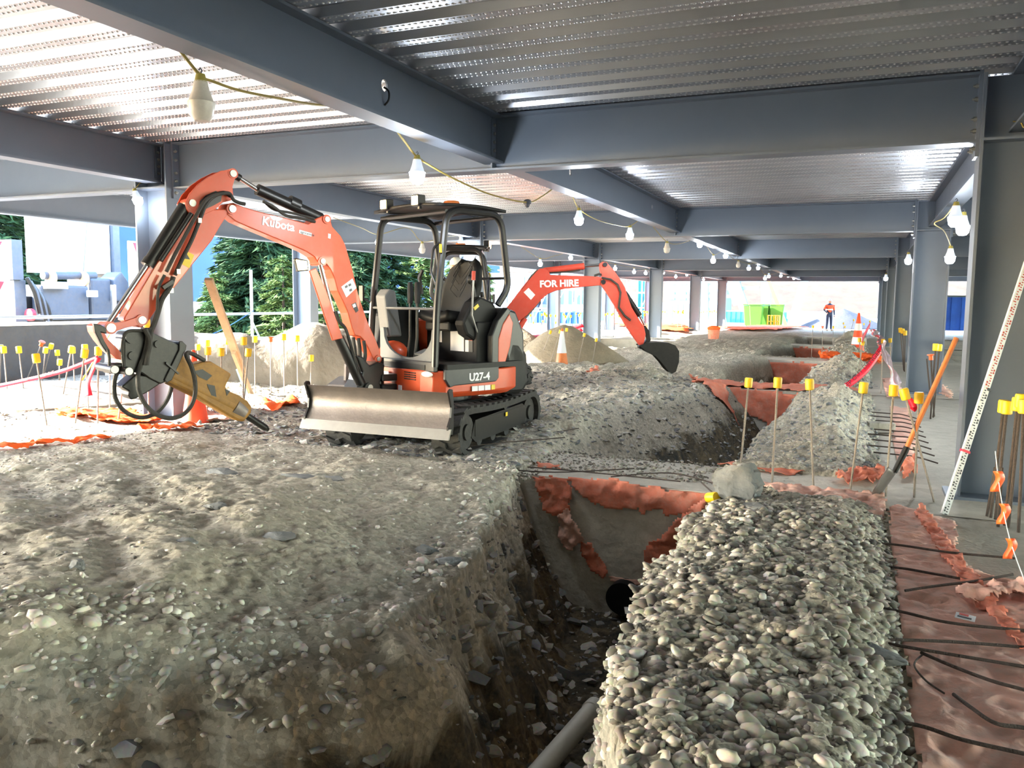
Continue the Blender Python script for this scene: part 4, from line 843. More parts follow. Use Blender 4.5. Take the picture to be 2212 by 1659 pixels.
# swing post
sp = plate(Q([(1560, 1140), (1600, 1150), (1640, 1200), (1690, 1180), (1728, 1195), (1722, 1250), (1700, 1300), (1725, 1400), (1640, 1412), (1600, 1400), (1560, 1340), (1590, 1290), (1600, 1240)]), OFF-.20, OFF+.05).build('swing_post', M['dblack'], t1, smooth=False, bevel=.015)
pinq((1628, 1328), .05, OFF-.03, OFF+.08, 'boss', M['dblack'], sp); pinq((1632, 1326), .03, OFF+.07, OFF+.088, 'pin', M['bolt'], sp)
q = Q([(1720, 1230)])[0]; MB().box((OFF-.08, q[0]+.12, .70), (.3, .3, .07)).box((OFF-.08, q[0]+.12, .60), (.3, .3, .06)).cyl((OFF-.08, q[0]+.02, .5), (OFF-.08, q[0]+.02, .9), .06, 14).build('swing_bracket', M['dblack'], t1, smooth=False, bevel=.01)
# ---- second machine
E2 = atd(990, 700, 14.0); E2 = Vector((E2.x, E2.y, .02)); TH2 = math.radians(112.6)
t2 = empty('mini_excavator', E2, TH2, 'second red-orange mini excavator with FOR HIRE on its boom, digging to the right', 'excavator')
n0 = len(bpy.data.objects)
undercarriage(t2, 2.5); house(t2)
OF2 = -.06
def Q2(tr, off=OF2): return zpl(E2, TH2, -1, off, tr, (1000, 520), 3.95)
M['o2'] = M['orange2']
B2 = plate(Q2([(340, 610), (420, 510), (500, 405), (560, 330), (600, 290), (625, 255), (660, 238), (700, 236), (730, 262), (745, 292), (900, 296), (1050, 300), (1150, 306), (1205, 318), (1225, 345), (1205, 378), (1150, 382), (1000, 396), (880, 408), (790, 428), (725, 455), (670, 500), (620, 560), (540, 640), (450, 710), (370, 775), (330, 760)]), OF2, OF2+.16).build('boom', M['o2'], t2, smooth=False, bevel=.01)
def cyl2(a, b, r, name, m, par, x, n=12): (ya, za), (yb, zb) = Q2([a, b], x); return MB().cyl((x, ya, za), (x, yb, zb), r, n).build(name, m, par)
x2 = OF2+.08
c2 = cyl2((690, 258), (1035, 217), .055, 'arm_cylinder', M['o2'], t2, x2, 16); cyl2((1035, 217), (1200, 203), .026, 'rod', M['chrome'], c2, x2)
c2 = cyl2((530, 660), (365, 940), .05, 'boom_cylinder', M['o2'], t2, x2); cyl2((655, 505), (530, 660), .026, 'rod', M['chrome'], c2, x2)
A2 = plate(Q2([(1165, 196), (1190, 180), (1225, 182), (1245, 205), (1300, 268), (1350, 340), (1385, 405), (1405, 470), (1440, 570), (1490, 650), (1545, 735), (1560, 800), (1545, 870), (1530, 900), (1505, 890), (1440, 800), (1370, 690), (1290, 545), (1225, 440), (1178, 375), (1185, 300), (1170, 250)]), OF2-.01, OF2+.15).build('arm', M['o2'], t2, smooth=False, bevel=.01)
for q in ((1197, 352), (1212, 203), (1520, 905)): (y, z), = Q2([q]); MB().cyl((OF2-.03, y, z), (OF2+.18, y, z), .04, 12).build('pin', M['dblack'], A2)
c2 = cyl2((1378, 440), (1510, 640), .045, 'bucket_cylinder', M['dblack'], t2, x2-.02); cyl2((1510, 640), (1550, 720), .022, 'rod', M['chrome'], c2, x2-.02)
plate(Q2([(1530, 730), (1560, 725), (1592, 770), (1604, 850), (1570, 895), (1545, 880), (1570, 840), (1560, 790), (1545, 760)]), OF2+.01, OF2+.13).build('bucket_link', M['oily'], t2, smooth=False, bevel=.006)
plate(Q2([(1500, 760), (1540, 740), (1560, 760), (1520, 850), (1495, 840)]), OF2+.02, OF2+.1).build('bucket_link', M['orange2'], t2, smooth=False, bevel=.006)
bo = [(1495, 890), (1560, 868), (1650, 862), (1745, 868), (1800, 890), (1832, 940), (1830, 1030), (1805, 1110), (1770, 1130), (1735, 1100), (1690, 1040), (1640, 985), (1560, 945)]
bkt = MB(); P = Q2(bo)
bkt.prism(P, (0, 0, 0), EXY, EUP, EX, OF2-.14, OF2-.12); bkt.prism(P, (0, 0, 0), EXY, EUP, EX, OF2+.30, OF2+.32)
for i in range(1, 8): bkt.add([(OF2-.12, *P[i]), (OF2+.30, *P[i]), (OF2+.30, *P[i+1]), (OF2-.12, *P[i+1])], [(0, 1, 2, 3)])
bkt = bkt.build('bucket', M['oily'], t2, smooth=False)
for k in range(4):
    a, b = Q2([(1780, 1085), (1768, 1165)], OF2-.12+.14*k); MB().bar((OF2-.10+.13*k, *a), (OF2-.10+.13*k, *b), .05, .03, (1, 0, 0)).build('tooth', M['bright'], bkt, smooth=False)
def ho2(tr, r, x):
    P = Q2(tr, x); MB().tube([(x, y, z) for y, z in P], r, 6).build('hose', M['hose'], t2)
ho2([(740, 275), (850, 268), (930, 262), (1000, 250)], .014, OF2+.04); ho2([(1120, 300), (1160, 285), (1185, 290)], .02, OF2); ho2([(1185, 315), (1260, 330), (1320, 375), (1345, 440), (1335, 520), (1330, 570), (1380, 640), (1430, 680)], .018, OF2-.03)
ho2([(640, 250), (590, 300), (540, 370), (500, 420)], .022, OF2+.02)
(y0, z0), (y1, z1) = Q2([(655, 396), (985, 386)]); text('FOR HIRE', 'hire_lettering', .155, M['decal'], B2, (OF2-.004, y0, z0), (0, y1-y0, z1-z0), EUP, bold=.006)
def st2(q4, m): v = [Vector((OF2-.004, y, z)) for y, z in Q2(q4)]; w = [p+Vector((.006, 0, 0)) for p in v]; MB().add(v+w, [(0, 1, 2, 3), (7, 6, 5, 4)]+[(i, (i+1) % 4, 4+(i+1) % 4, 4+i) for i in range(4)]).build('decal', m, B2, smooth=False)
st2([(560, 402), (617, 462), (580, 505), (518, 440)], M['decal'])
# ---- its driver
op = empty('person', E2, TH2, 'driver in an orange hi-vis top and white helmet seated in the second digger', 'person')
B = MB()
def skinned(name, verts, edges, radii, m, parent, root=0, sub=2):
    me = bpy.data.meshes.new(name); me.from_pydata([tuple(v) for v in verts], edges, []); o = bpy.data.objects.new(name, me); COL.objects.link(o)
    if parent is not None: o.parent = parent
    s = o.modifiers.new('skin', 'SKIN'); s.use_smooth_shade = True
    for i, r in enumerate(radii):
        sv = me.skin_vertices[0].data[i]; sv.radius = r if isinstance(r, tuple) else (r, r); sv.use_root = (i == root)
    u = o.modifiers.new('sub', 'SUBSURF'); u.levels = u.render_levels = sub; me.materials.append(m); return o
sx = .16
V = [(sx, .12, 1.45), (sx, .14, 1.65), (sx, .12, 1.86), (sx, .11, 1.96), (sx, .09, 2.04), (sx-.19, .12, 1.84), (sx-.25, -.02, 1.62), (sx-.22, -.22, 1.62), (sx+.19, .12, 1.84), (sx+.25, -.02, 1.62), (sx+.22, -.22, 1.62), (sx-.1, -.0, 1.42), (sx-.13, -.36, 1.46), (sx-.13, -.40, 1.08), (sx+.1, 0, 1.42), (sx+.13, -.36, 1.46), (sx+.13, -.40, 1.08)]
skinned('body', V, [(0, 1), (1, 2), (2, 3), (3, 4), (2, 5), (5, 6), (6, 7), (2, 8), (8, 9), (9, 10), (0, 11), (11, 12), (12, 13), (0, 14), (14, 15), (15, 16)], [(.16, .12), (.16, .12), (.17, .11), .06, .055, .075, .05, .035, .075, .05, .035, .10, .075, .05, .10, .075, .05], M['trouser'], op)
skinned('hi_vis_shirt', [V[0], V[1], V[2], V[5], V[6], V[7], V[8], V[9], V[10]], [(0, 1), (1, 2), (2, 3), (3, 4), (4, 5), (2, 6), (6, 7), (7, 8)], [(.175, .135), (.175, .135), (.18, .125), .09, .064, .05, .09, .064, .05], M['hivis'], op)
MB().ball((sx, .06, 2.09), (.082, .10, .12), 14, 10).ball((sx, -.045, 2.085), (.016, .03, .022), 8, 6).ball((sx+.08, .07, 2.09), (.015, .025, .035), 8, 6).ball((sx-.08, .07, 2.09), (.015, .025, .035), 8, 6).build('head', M['skin'], op)
MB().lathe([(.15, 0), (.118, .012), (.115, .06), (.09, .11), (.045, .138), (0, .145)], (sx, .05, 2.12), 18).build('helmet', M['helmet'], op)
for s_ in (-1, 1):
    hb = MB().ball((sx+s_*.22, -.25, 1.62), (.035, .045, .02), 8, 6)
    for k in range(4): hb.tube([(sx+s_*.22-.024+.016*k, -.28, 1.625), (sx+s_*.22-.024+.016*k, -.315, 1.615), (sx+s_*.22-.022+.015*k, -.325, 1.59)], .0085, 6)
    hb.tube([(sx+s_*.19, -.25, 1.62), (sx+s_*.18, -.29, 1.60)], .010, 6); hb.build('hand', M['skin'], op)
# ------------------------------------------------------------------ starter bars
ORD = ['first', 'second', 'third', 'fourth', 'fifth', 'sixth', 'seventh', 'eighth', 'ninth', 'tenth', 'eleventh', 'twelfth', 'thirteenth', 'fourteenth', 'fifteenth', 'sixteenth', 'seventeenth', 'eighteenth', 'nineteenth', 'twentieth', 'twenty-first', 'twenty-second']
def _barmesh(L, r=.0085, n=8):
    mb = MB()
    k = int(L/.05); prof = []
    for i in range(k+1): z = L*i/k; prof += [(r, z)]
    return mb.lathe(prof, (0, 0, 0), n)
capm = MB().lathe([(.026, -.035), (.031, -.03), (.032, .035), (.028, .045), (.0, .047)], (0, 0, 0), 12)
_cap = capm.build('safety_cap', M['cap']); _cap2 = MB().lathe([(.024, -.03), (.024, .02), (.04, .025), (.04, .035), (0, .04)], (0, 0, 0), 12).build('safety_cap', M['capo'])
CAPS = {'y': _cap.data, 'o': _cap2.data}; bpy.data.objects.remove(_cap); bpy.data.objects.remove(_cap2)
_rods = {}
def rod(L, r=.0085, m='rebar'):
    k = (round(L, 1), r, m)
    if k not in _rods: o = _barmesh(1., r).build('rod', M[m]); _rods[k] = o.data; bpy.data.objects.remove(o)
    return _rods[k]
def sbar(b, t, label, group=None, cap='y', r=.0085, m='rebar', sc=1., dbl=0):
    b = Vector(b); t = Vector(t); d = t-b; e = empty('starter_bar', b, 0, label, 'rebar', group)
    e.rotation_mode = 'QUATERNION'; e.rotation_quaternion = d.to_track_quat('Z', 'Y')
    q = bpy.data.objects.new('rod', rod(1., r, m)); COL.objects.link(q); q.parent = e; q.scale = (1, 1, d.length)
    if dbl: q = bpy.data.objects.new('rod', rod(1., r, m)); COL.objects.link(q); q.parent = e; q.scale = (1, 1, d.length*.99); q.location = (-.03, 0, 0); q.rotation_euler.y = .03/d.length
    if cap: q = bpy.data.objects.new('safety_cap', CAPS[cap]); COL.objects.link(q); q.parent = e; q.location = (0, 0, d.length); q.scale = (sc,)*3
    return e
def bars_px(lst, org, s, zg, label, group, dy=(0, 0), **k):
    lst = sorted(lst, key=lambda a: a[0])
    for i, a in enumerate(lst):
        tx, ty, bx, by = a[:4]; c = a[4] if len(a) > 4 else 'y'
        b = atz(org[0]+bx/s, org[1]+by/s, zg); b.z = max(gz(b.x, b.y), -.02) if b.x < .2 else -.02
        t = aty(org[0]+tx/s, org[1]+ty/s, b.y+RNG.uniform(*dy))
        sbar(b-Vector((0, 0, .02)), t, label.replace('#', ORD[i]), group, c, **k)
bars_px([(1617, 828, 1600, 1010), (1680, 828, 1668, 1040), (1749, 832, 1758, 1055), (1865, 839, 1835, 1065), (1930, 845, 1913, 1070), (1955, 853, 2022, 1085), (1985, 861, 1975, 1075)], (0, 0), 1, 0, '# from the left of the yellow-capped bars standing on the first ground beam', 'yellow-capped bars on the first ground beam', dbl=1, sc=1.15)
bars_px([(1857, 735, 1862, 838), (1864, 742, 1848, 836), (1907, 738, 1903, 850), (1923, 736, 1925, 842)], (0, 0), 1, 0, '# from the left of four yellow-capped bars behind the red tape', 'capped bars on the second ground beam')
Lf = [(22, 848, 50, 1180), (113, 848, 150, 1180), (248, 810, 155, 1080, 'o'), (272, 850, 250, 1100), (305, 826, 255, 1060), (343, 866, 362, 1085), (357, 922, 352, 1110), (217, 900, 285, 1400), (425, 846, 365, 1195), (435, 850, 450, 1135), (505, 870, 450, 1360), (507, 838, 530, 1230), (587, 856, 585, 1350), (655, 858, 655, 1220), (5, 836, 0, 1100), (745, 960, 705, 1330), (877, 690, 890, 1300)]
bars_px(Lf, (0, 450), 2.766, .05, '# from the left of the capped bars left of the nearest inner column', 'capped bars in the sunlit left field', dbl=0, sc=1.2)
Lm = [(1182, 832, 1190, 1120), (1238, 808, 1235, 1150), (1242, 855, 1237, 1292), (1322, 862, 1325, 1295), (1357, 798, 1345, 1080), (1457, 796, 1452, 1290), (1483, 864, 1447, 1312), (1523, 785, 1525, 1142), (1617, 784, 1618, 1132, 'o'), (1695, 772, 1700, 1152), (1775, 780, 1780, 1118), (1860, 897, 1855, 1158), (1390, 772, 1392, 1010), (1408, 765, 1410, 1005)]
bars_px(Lm, (0, 450), 2.766, .03, '# from the left of the capped bars between the breaker and the digger', 'capped bars in front of the sand mound', sc=1.2)
Lc = [(490, 792, 490, 1112), (745, 782, 640, 1080), (828, 778, 745, 1092), (885, 762, 850, 1110), (1035, 806, 975, 1112), (1137, 848, 1098, 1112), (392, 755, 385, 1000), (445, 700, 440, 1040), (600, 700, 600, 900), (680, 690, 680, 880), (790, 700, 790, 900), (1025, 690, 1000, 900), (635, 828, 640, 960)]
bars_px(Lc, (1000, 520), 3.95, 0, '# from the left of the capped bars around the cone and earth heap', 'capped bars around the earth heap')
Lr = [(970, 562, 960, 745), (1027, 565, 1022, 750, 'o'), (1090, 565, 1085, 705), (1158, 562, 1153, 660), (1210, 522, 1190, 650), (1235, 520, 1235, 640), (1270, 546, 1268, 640), (1150, 542, 1150, 640), (1305, 530, 1300, 640)]
bars_px(Lr, (1400, 500), 2.724, 0, '# from the left of the capped bars standing near the far gravel pile', 'capped bars near the far gravel pile')
# bundles beside the right-hand columns
def bundle(pts, z, label, group, capsc=1.2):
    for i, (tx, ty, bx, by, c) in enumerate(pts):
        b = atz(bx, by, z); t = aty(tx, ty, b.y); sbar(b, t, label.replace('#', ORD[i]), group, c, r=.011, m='rebard', sc=capsc)
bundle([(2168, 880, 2140, 1118, 'y'), (2175, 882, 2150, 1122, 'y'), (2205, 868, 2178, 1140, 'y'), (2198, 875, 2170, 1135, 'y'), (2212, 880, 2200, 1150, 'y'), (2150, 1010, 2132, 1115, ''), (2164, 1010, 2156, 1138, '')], 0, '# from the left of the thick rusty bars in front of the right edge column', 'rusty bars at the right edge column')
bundle([(2021, 751, 2010, 905, 'y'), (2029, 752, 2016, 902, 'y'), (2002, 775, 2012, 880, ''), (2011, 772, 2018, 900, 'o')], 0, '# from the left of the dark bars behind the shovel handle', 'dark bars by the second right column')
bundle([(1945, 714, 1952, 800, 'y'), (1950, 716, 1953, 802, 'y'), (1955, 720, 1954, 803, 'y')], 0, '# from the left of the dark bars in the gap beside the third right column', 'dark bars by the third right column', 1.4)
# far fields of bars (too small for single details)
proto = empty('starter_bar', (0, 0, -50), 0, 'thin capped bar in the bright far field between the outer columns', 'rebar', 'capped bars in the far field')
ra = MB().lathe([(.009, 0), (.009, .95)], n=5).build('rod', M['rebar'], proto); ca = MB().lathe([(.035, .90), (.04, .98), (0, 1.0)], n=8).build('safety_cap', M['cap'], proto)
first = True
for k in range(5):
    for i in range(22):
        x = RNG.uniform(-11.8, -8.1); y = 17.3+k*8.4+RNG.uniform(-1.5, 5); zz = gz(x, y)
        r = proto if first else dup([(ra, []), (ca, [])], proto); first = False
        r.location = (x, y, zz-.02); r.rotation_euler = (RNG.normal(0, .05), RNG.normal(0, .06), 0)
# ------------------------------------------------------------------ loose reinforcing bars lying about
def curve_pts(pts, n=6):
    out = []; pts = [Vector(p) for p in pts]
    for i in range(len(pts)-1):
        p0 = pts[max(0, i-1)]; p1 = pts[i]; p2 = pts[i+1]; p3 = pts[min(len(pts)-1, i+2)]
        for k in range(n): s = k/n; out.append(.5*((2*p1)+(p2-p0)*s+(2*p0-5*p1+4*p2-p3)*s*s+(3*p1-p0-3*p2+p3)*s**3))
    return out+[pts[-1]]
def lying(px, z, label, r=.008, m='rebard', name='reinforcing_bar', cat='rebar', group=None):
    if px[-1][0] == 2212: q = px[-1]; w_ = px[-2]; px = list(px)+[(2330, q[1]+(q[1]-w_[1])*118/max(1, q[0]-w_[0]))]; z = list(z)+[z[-1]] if isinstance(z, list) else z
    zs = z if isinstance(z, (list, tuple)) else [z]*len(px)
    o = MB().tube(curve_pts([atz(u, v, q) for (u, v), q in zip(px, zs)]), r, 8).build(name, M[m]); return tag(o, label, cat, group)
G = 'bars lying across the fabric strip'
for i, (px, lb) in enumerate([([(1828, 1170), (1930, 1176), (2050, 1193), (2192, 1206)], 'straight dark bar crossing the fabric below the shovel, topmost of those lying across it'), ([(1835, 1222), (1935, 1226), (2020, 1240), (2120, 1258)], 'second dark bar down lying across the fabric strip'),
    ([(1955, 1276), (2020, 1266), (2100, 1256), (2188, 1241)], 'dark bar slanting up to the pink cone base'), ([(1840, 1305), (1940, 1320), (2050, 1345), (2212, 1362)], 'long sagging dark bar just above the white paper label'), ([(1815, 1386), (1900, 1382), (2050, 1386), (2212, 1398)], 'level dark bar across the middle of the fabric strip'),
    ([(1880, 1383), (1960, 1398), (2080, 1418), (2212, 1440)], 'dark bar sloping down right from the long grey rock'), ([(1990, 1410), (2060, 1440), (2140, 1470), (2212, 1490)], 'thinner dark bar below the one sloping from the grey rock'), ([(2060, 1500), (2100, 1530), (2150, 1562), (2212, 1572)], 'bent dark bar curling at the lower right of the fabric'),
    ([(1995, 1412), (1975, 1436), (2000, 1470), (2040, 1498)], 'short pale hooked wire lying on the fabric'), ([(1880, 1556), (1980, 1566), (2080, 1598), (2212, 1628)], 'lowest dark bar crossing the fabric near the bottom right corner')]):
    lying(px, [.05, .065, .06, .05], lb, r=.0075 if i not in (8,) else .004, m='rebard', group=G)
for i in range(9):
    y = 8.9+i*.42; x0 = -.25+RNG.uniform(-.2, .1); zz = .03
    P = [Vector((x0, y+.1, zz+.02)), Vector((.1, y+.05, zz+.03)), Vector((.42, y, zz+.03)), Vector((.55, y-.10, zz+.04)), Vector((.74, y-.14, zz))]
    tag(MB().tube(curve_pts(P), .008, 6).build('reinforcing_bar', M['rebard']), f'{ORD[i]} from the front of the kinked bars lying toward the columns behind the shovel', 'rebar', 'kinked bars lying behind the shovel')
for i, px in enumerate(([(1075, 1012), (1200, 1020), (1370, 1012)], [(1100, 1006), (1250, 1018), (1470, 1040)], [(1320, 1030), (1450, 1022), (1560, 1050)], [(1515, 1042), (1535, 1060), (1560, 1082)])):
    lying(px, .03, ['long thin rod on the ground beam left of the boulder', 'thin rod slanting over the first ground beam above the trench', 'short thin rod on the ground beam nearest the boulder', 'pair of short rods sticking down beside the boulder'][i], r=.006)
for i, px in enumerate(([(1130, 925), (1180, 935), (1250, 925)], [(1000, 905+60), (1100, 955), (1220, 945)])): lying(px, .12, ['thin rod on the slate chips right of the digger track', 'bent thin rod in the chips beside the digger track'][i], r=.006)
# ------------------------------------------------------------------ cloth sheets
def inpoly(px, py, poly):
    c = np.zeros(px.shape, bool); n = len(poly)
    for i in range(n):
        x1, y1 = poly[i]; x2, y2 = poly[(i+1) % n]
        if y1 == y2: continue
        c ^= ((y1 > py) != (y2 > py)) & (px < (x2-x1)*(py-y1)/(y2-y1)+x1)
    return c
def sheet(name, poly, step, amp, m, freq=6., parent=None, plane='z', val=0., ground=False, folds=0., seed=0, lift=.02, thick=.004, org=(0, 0), s=1.):
    """polygon outlined on the photo laid on a plane of the place (z=val or y=val), wrinkled"""
    f = (lambda u, v: atz(u, v, val)) if plane == 'z' else (lambda u, v: aty(u, v, val))
    W3 = [f(org[0]+a/s, org[1]+b/s) for a, b in poly]; P2 = [(p.x, p.y if plane == 'z' else p.z) for p in W3]
    xs_ = [p[0] for p in P2]; ys_ = [p[1] for p in P2]
    nx = max(3, int((max(xs_)-min(xs_))/step)+2); ny = max(3, int((max(ys_)-min(ys_))/step)+2)
    gx, gy = np.meshgrid(min(xs_)+np.arange(nx)*step, min(ys_)+np.arange(ny)*step)
    ragx = gx+fbm(gx, gy, 14, 3, seed)*step*1.6; ragy = gy+fbm(gx, gy, 14, 3, seed+3)*step*1.6
    ok = inpoly(ragx+step/2, ragy+step/2, P2)
    r1 = fbm(gx, gy, freq, 4, seed); w = (1-np.abs(r1)*3)*amp+fbm(gx, gy, freq*3, 3, seed+5)*amp*.5
    if folds: w = w+folds*np.abs(np.sin((gx*.6+gy*1.1+r1*.5)*freq))*.6
    if plane == 'z':
        z = (height(gx, gy) if ground else 0*gx+val)+lift+np.maximum(w, -lift*.9); V = np.stack([gx, gy, z], -1)
    else: V = np.stack([gx, val-lift-np.maximum(w, -lift*.9), gy], -1)
    V = V.reshape(-1, 3); jj, ii = np.nonzero(ok[:-1, :-1]); a = jj*nx+ii
    used = np.unique(np.concatenate([a, a+1, a+nx, a+nx+1])); mp = -np.ones(len(V), int); mp[used] = np.arange(len(used))
    mb = MB(); mb.v = [tuple(p) for p in V[used]]; mb.f = [tuple(mp[[q, q+1, q+nx+1, q+nx]]) for q in a]; mb.f = [tuple(int(x) for x in q) for q in mb.f]
    return mb.build(name, m, parent, solid=thick, angle=70)
def fab(lb, *a, **k): o = sheet('geotextile', *a, **k); return tag(o, lb, 'fabric', k.get('group'))
O1 = dict(plane='y', val=GB[0][0], org=(1100, 980), s=2.443)
fab('torn orange fabric hanging along the top of the nearest ground beam above the trench', [(150, 118), (300, 128), (450, 135), (560, 125), (700, 165), (880, 188), (1062, 202), (1035, 285), (960, 300), (880, 322), (822, 318), (815, 290), (700, 314), (690, 288), (600, 292), (560, 290), (450, 262), (380, 205), (330, 150)], .018, .022, M['fabric'], freq=5, seed=11, **O1)
fab('orange fabric flap folded over the left side of the trench end', [(130, 115), (300, 135), (345, 200), (320, 290), (250, 330), (190, 280), (170, 200)], .018, .03, M['fabric'], freq=6, seed=13, lift=.04, **O1)
fab('ragged pale orange fabric tail hanging on the left of the trench end', [(270, 310), (320, 285), (360, 340), (405, 440), (370, 470), (340, 500), (300, 490), (268, 430)], .016, .03, M['fabricd'], freq=7, seed=14, lift=.06, **O1)
fab('torn orange strip low on the left of the trench end', [(372, 455), (440, 470), (480, 540), (528, 610), (500, 660), (440, 610), (400, 560)], .016, .025, M['fabric'], freq=7, seed=15, **O1)
fab('torn orange fabric hanging down the right side of the trench end', [(900, 330), (1050, 215), (1018, 330), (1020, 395), (965, 430), (930, 480), (860, 540), (800, 570), (750, 628), (722, 600), (722, 520), (745, 465), (800, 430), (850, 390)], .018, .035, M['fabric'], freq=6, seed=16, lift=.05, **O1)
fab('narrow torn fabric hem along the bottom of the trench end', [(530, 640), (600, 650), (740, 665), (735, 690), (640, 680), (540, 668)], .014, .02, M['fabricd'], freq=7, seed=17, **O1)
O2 = dict(plane='y', val=GB[1][0], org=(1400, 500), s=2.724)
fab('orange-red fabric covering the ground beam end of the second trench', [(350, 905), (440, 905), (600, 925), (800, 945), (965, 950), (940, 1000), (860, 1060), (800, 1100), (760, 1130), (700, 1210), (690, 1100), (600, 1080), (560, 1040), (490, 1030), (520, 1120), (560, 1180), (480, 1172), (440, 1090), (400, 1000)], .04, .04, M['fabric'], freq=3.5, seed=21, **O2)
fab('orange fabric covering the beam end of the third trench', [(705, 768), (1060, 775), (1000, 810), (950, 860), (945, 905), (740, 895), (720, 830)], .05, .04, M['fabric'], freq=2.5, seed=22, plane='y', val=GB[2][0], org=(1400, 500), s=2.724)
fab('orange fabric covering the beam end of the farthest trench', [(812, 680), (1078, 688), (1040, 740), (990, 752), (850, 750)], .06, .04, M['fabric'], freq=2, seed=23, plane='y', val=GB[3][0], org=(1400, 500), s=2.724)
Zp = dict(plane='z', val=.0)
fab('wide dusty pink-orange fabric strip running to the bottom right corner', [(1920, 1105), (1950, 1098), (2062, 1136), (2066, 1165), (2058, 1200), (2100, 1240), (2160, 1262), (2320, 1275), (2360, 1700), (1984, 1700), (1962, 1480), (1950, 1400), (1934, 1260), (1922, 1160)], .016, .016, M['fabricd'], freq=5, folds=.02, seed=31, lift=.018, **Zp)
fab('folded orange fabric roll lying over the bottom of the pink cone', [(2062, 1300), (2120, 1286), (2235, 1270), (2235, 1300), (2160, 1312), (2090, 1318)], .014, .03, M['fabricd'], freq=9, seed=32, lift=.06, **Zp)
fab('long folded ribbon of orange fabric crossing the wide strip', [(1990, 1100), (2060, 1200), (2130, 1290), (2230, 1420), (2212, 1430), (2100, 1310), (2030, 1210), (1975, 1120)], .012, .02, M['fabric'], freq=8, seed=33, lift=.045, **Zp)
fab('dusty orange fabric fold lying right of the big boulder', [(1645, 1052), (1750, 1064), (1850, 1072), (1905, 1078), (1915, 1100), (1908, 1130), (1850, 1124), (1760, 1104), (1690, 1082)], .016, .03, M['fabricd'], freq=6, seed=34, lift=.03, **Zp)
fab('curled bright orange fabric scrap at the foot of the shovel blade', [(1800, 1040), (1850, 1026), (1905, 1022), (1912, 1040), (1880, 1050), (1820, 1050)], .016, .05, M['fabric'], freq=7, seed=35, lift=.04, **Zp)
fab('folded orange fabric corner behind the shovel blade', [(1945, 1012), (1975, 1005), (1980, 1035), (1950, 1045)], .016, .06, M['fabric'], freq=7, seed=36, lift=.05, **Zp)
fab('thin orange fabric edge along the back of the first ground beam', [(1550, 1004), (1640, 1006), (1700, 1018), (1760, 1022), (1700, 1028), (1600, 1016)], .02, .02, M['fabric'], freq=6, seed=37, lift=.02, **Zp)
fab('pinkish fabric strip under the kinked bars behind the shovel', [(1925, 880), (1965, 885), (1978, 960), (1975, 1005), (1940, 1010), (1930, 960)], .03, .02, M['fabricd'], freq=5, seed=38, lift=.015, **Zp)
fab('pink fabric strip beside the second right column', [(1905, 820), (1935, 822), (1945, 860), (1915, 862)], .04, .03, M['fabricd'], freq=4, seed=39, lift=.02, **Zp)
fab('pink fabric scrap between the shovel handle and the column', [(2030, 830), (2055, 850), (2055, 865), (2025, 850)], .04, .03, M['fabricd'], freq=4, seed=40, lift=.02, **Zp)
fab('orange fabric edge lying on the second ground beam', [(1480, 818), (1560, 826), (1640, 832), (1800, 838), (1860, 846), (1850, 862), (1780, 852), (1650, 842), (1540, 836), (1490, 830)], .04, .035, M['fabric'], freq=3, seed=41, lift=.03, **Zp)
fab('bright orange fabric heap lying over the fourth ground beam', [(1770, 768), (1830, 770), (1900, 778), (1905, 788), (1840, 782), (1775, 780)], .05, .12, M['fabricb'], freq=2, seed=42, lift=.06, **Zp)
for i, (poly, sd, mm, lb) in enumerate((([(128, 905), (175, 912), (190, 920), (160, 940), (130, 932), (118, 918)], 50, 'fabricb', 'crumpled orange and yellow sheet left of the bars in the sun'), ([(190, 905), (260, 895), (300, 905), (350, 925), (330, 935), (250, 938), (170, 932)], 51, 'fabricb', 'large crumpled orange sheet among the sunlit bars'),
    ([(0, 1012), (60, 1005), (140, 992), (240, 975), (235, 982), (120, 1002), (0, 1022)], 52, 'fabricb', 'orange strip half buried at the left edge of the photo'), ([(300, 952), (420, 938), (440, 943), (350, 958)], 53, 'fabricb', 'thin orange strip in the sun in front of the breaker'),
    ([(60, 860), (180, 852), (230, 858), (150, 868), (70, 868)], 54, 'fabricd', 'pale pink sheet lying under the far left bars'), ([(570, 892), (640, 880), (645, 895), (600, 905), (575, 902)], 55, 'fabricb', 'orange sheet just left of the dozer blade'), ([(430, 905), (500, 915), (460, 925), (405, 922)], 56, 'fabricd', 'brownish fabric scrap below the breaker'),
    ([(1490, 823), (1560, 835), (1600, 845), (1540, 842), (1500, 832)], 57, 'fabric', 'torn orange fabric at the lip of the second trench'), ([(1320, 705), (1420, 700), (1500, 712), (1480, 722), (1380, 716)], 58, 'fabricb', 'orange sheet lying beyond the second digger bucket'), ([(1555, 712), (1680, 705), (1740, 712), (1660, 718), (1580, 718)], 59, 'fabricb', 'long orange sheet across the far ground near the bins'),
    ([(1100, 742), (1170, 735), (1200, 744), (1150, 756), (1100, 756)], 60, 'fabricb', 'orange and white sheet beyond the earth heap'), ([(1268, 822), (1290, 806), (1292, 815)], 61, 'fabric', 'small orange fabric flag right of the cone'), ([(1160, 1020-28), (1200, 996), (1205, 1003), (1165, 1000)], 62, 'fabric', 'small orange scrap on the gravel above the trench'))):
    p = atz(*poly[0], .05); st = max(.015, p.y*.004)
    fab(lb, poly, st, .03, M[mm], freq=max(1.2, 7-p.y*.2), seed=sd, lift=.03+.002*p.y, plane='z', val=.05, ground=True)
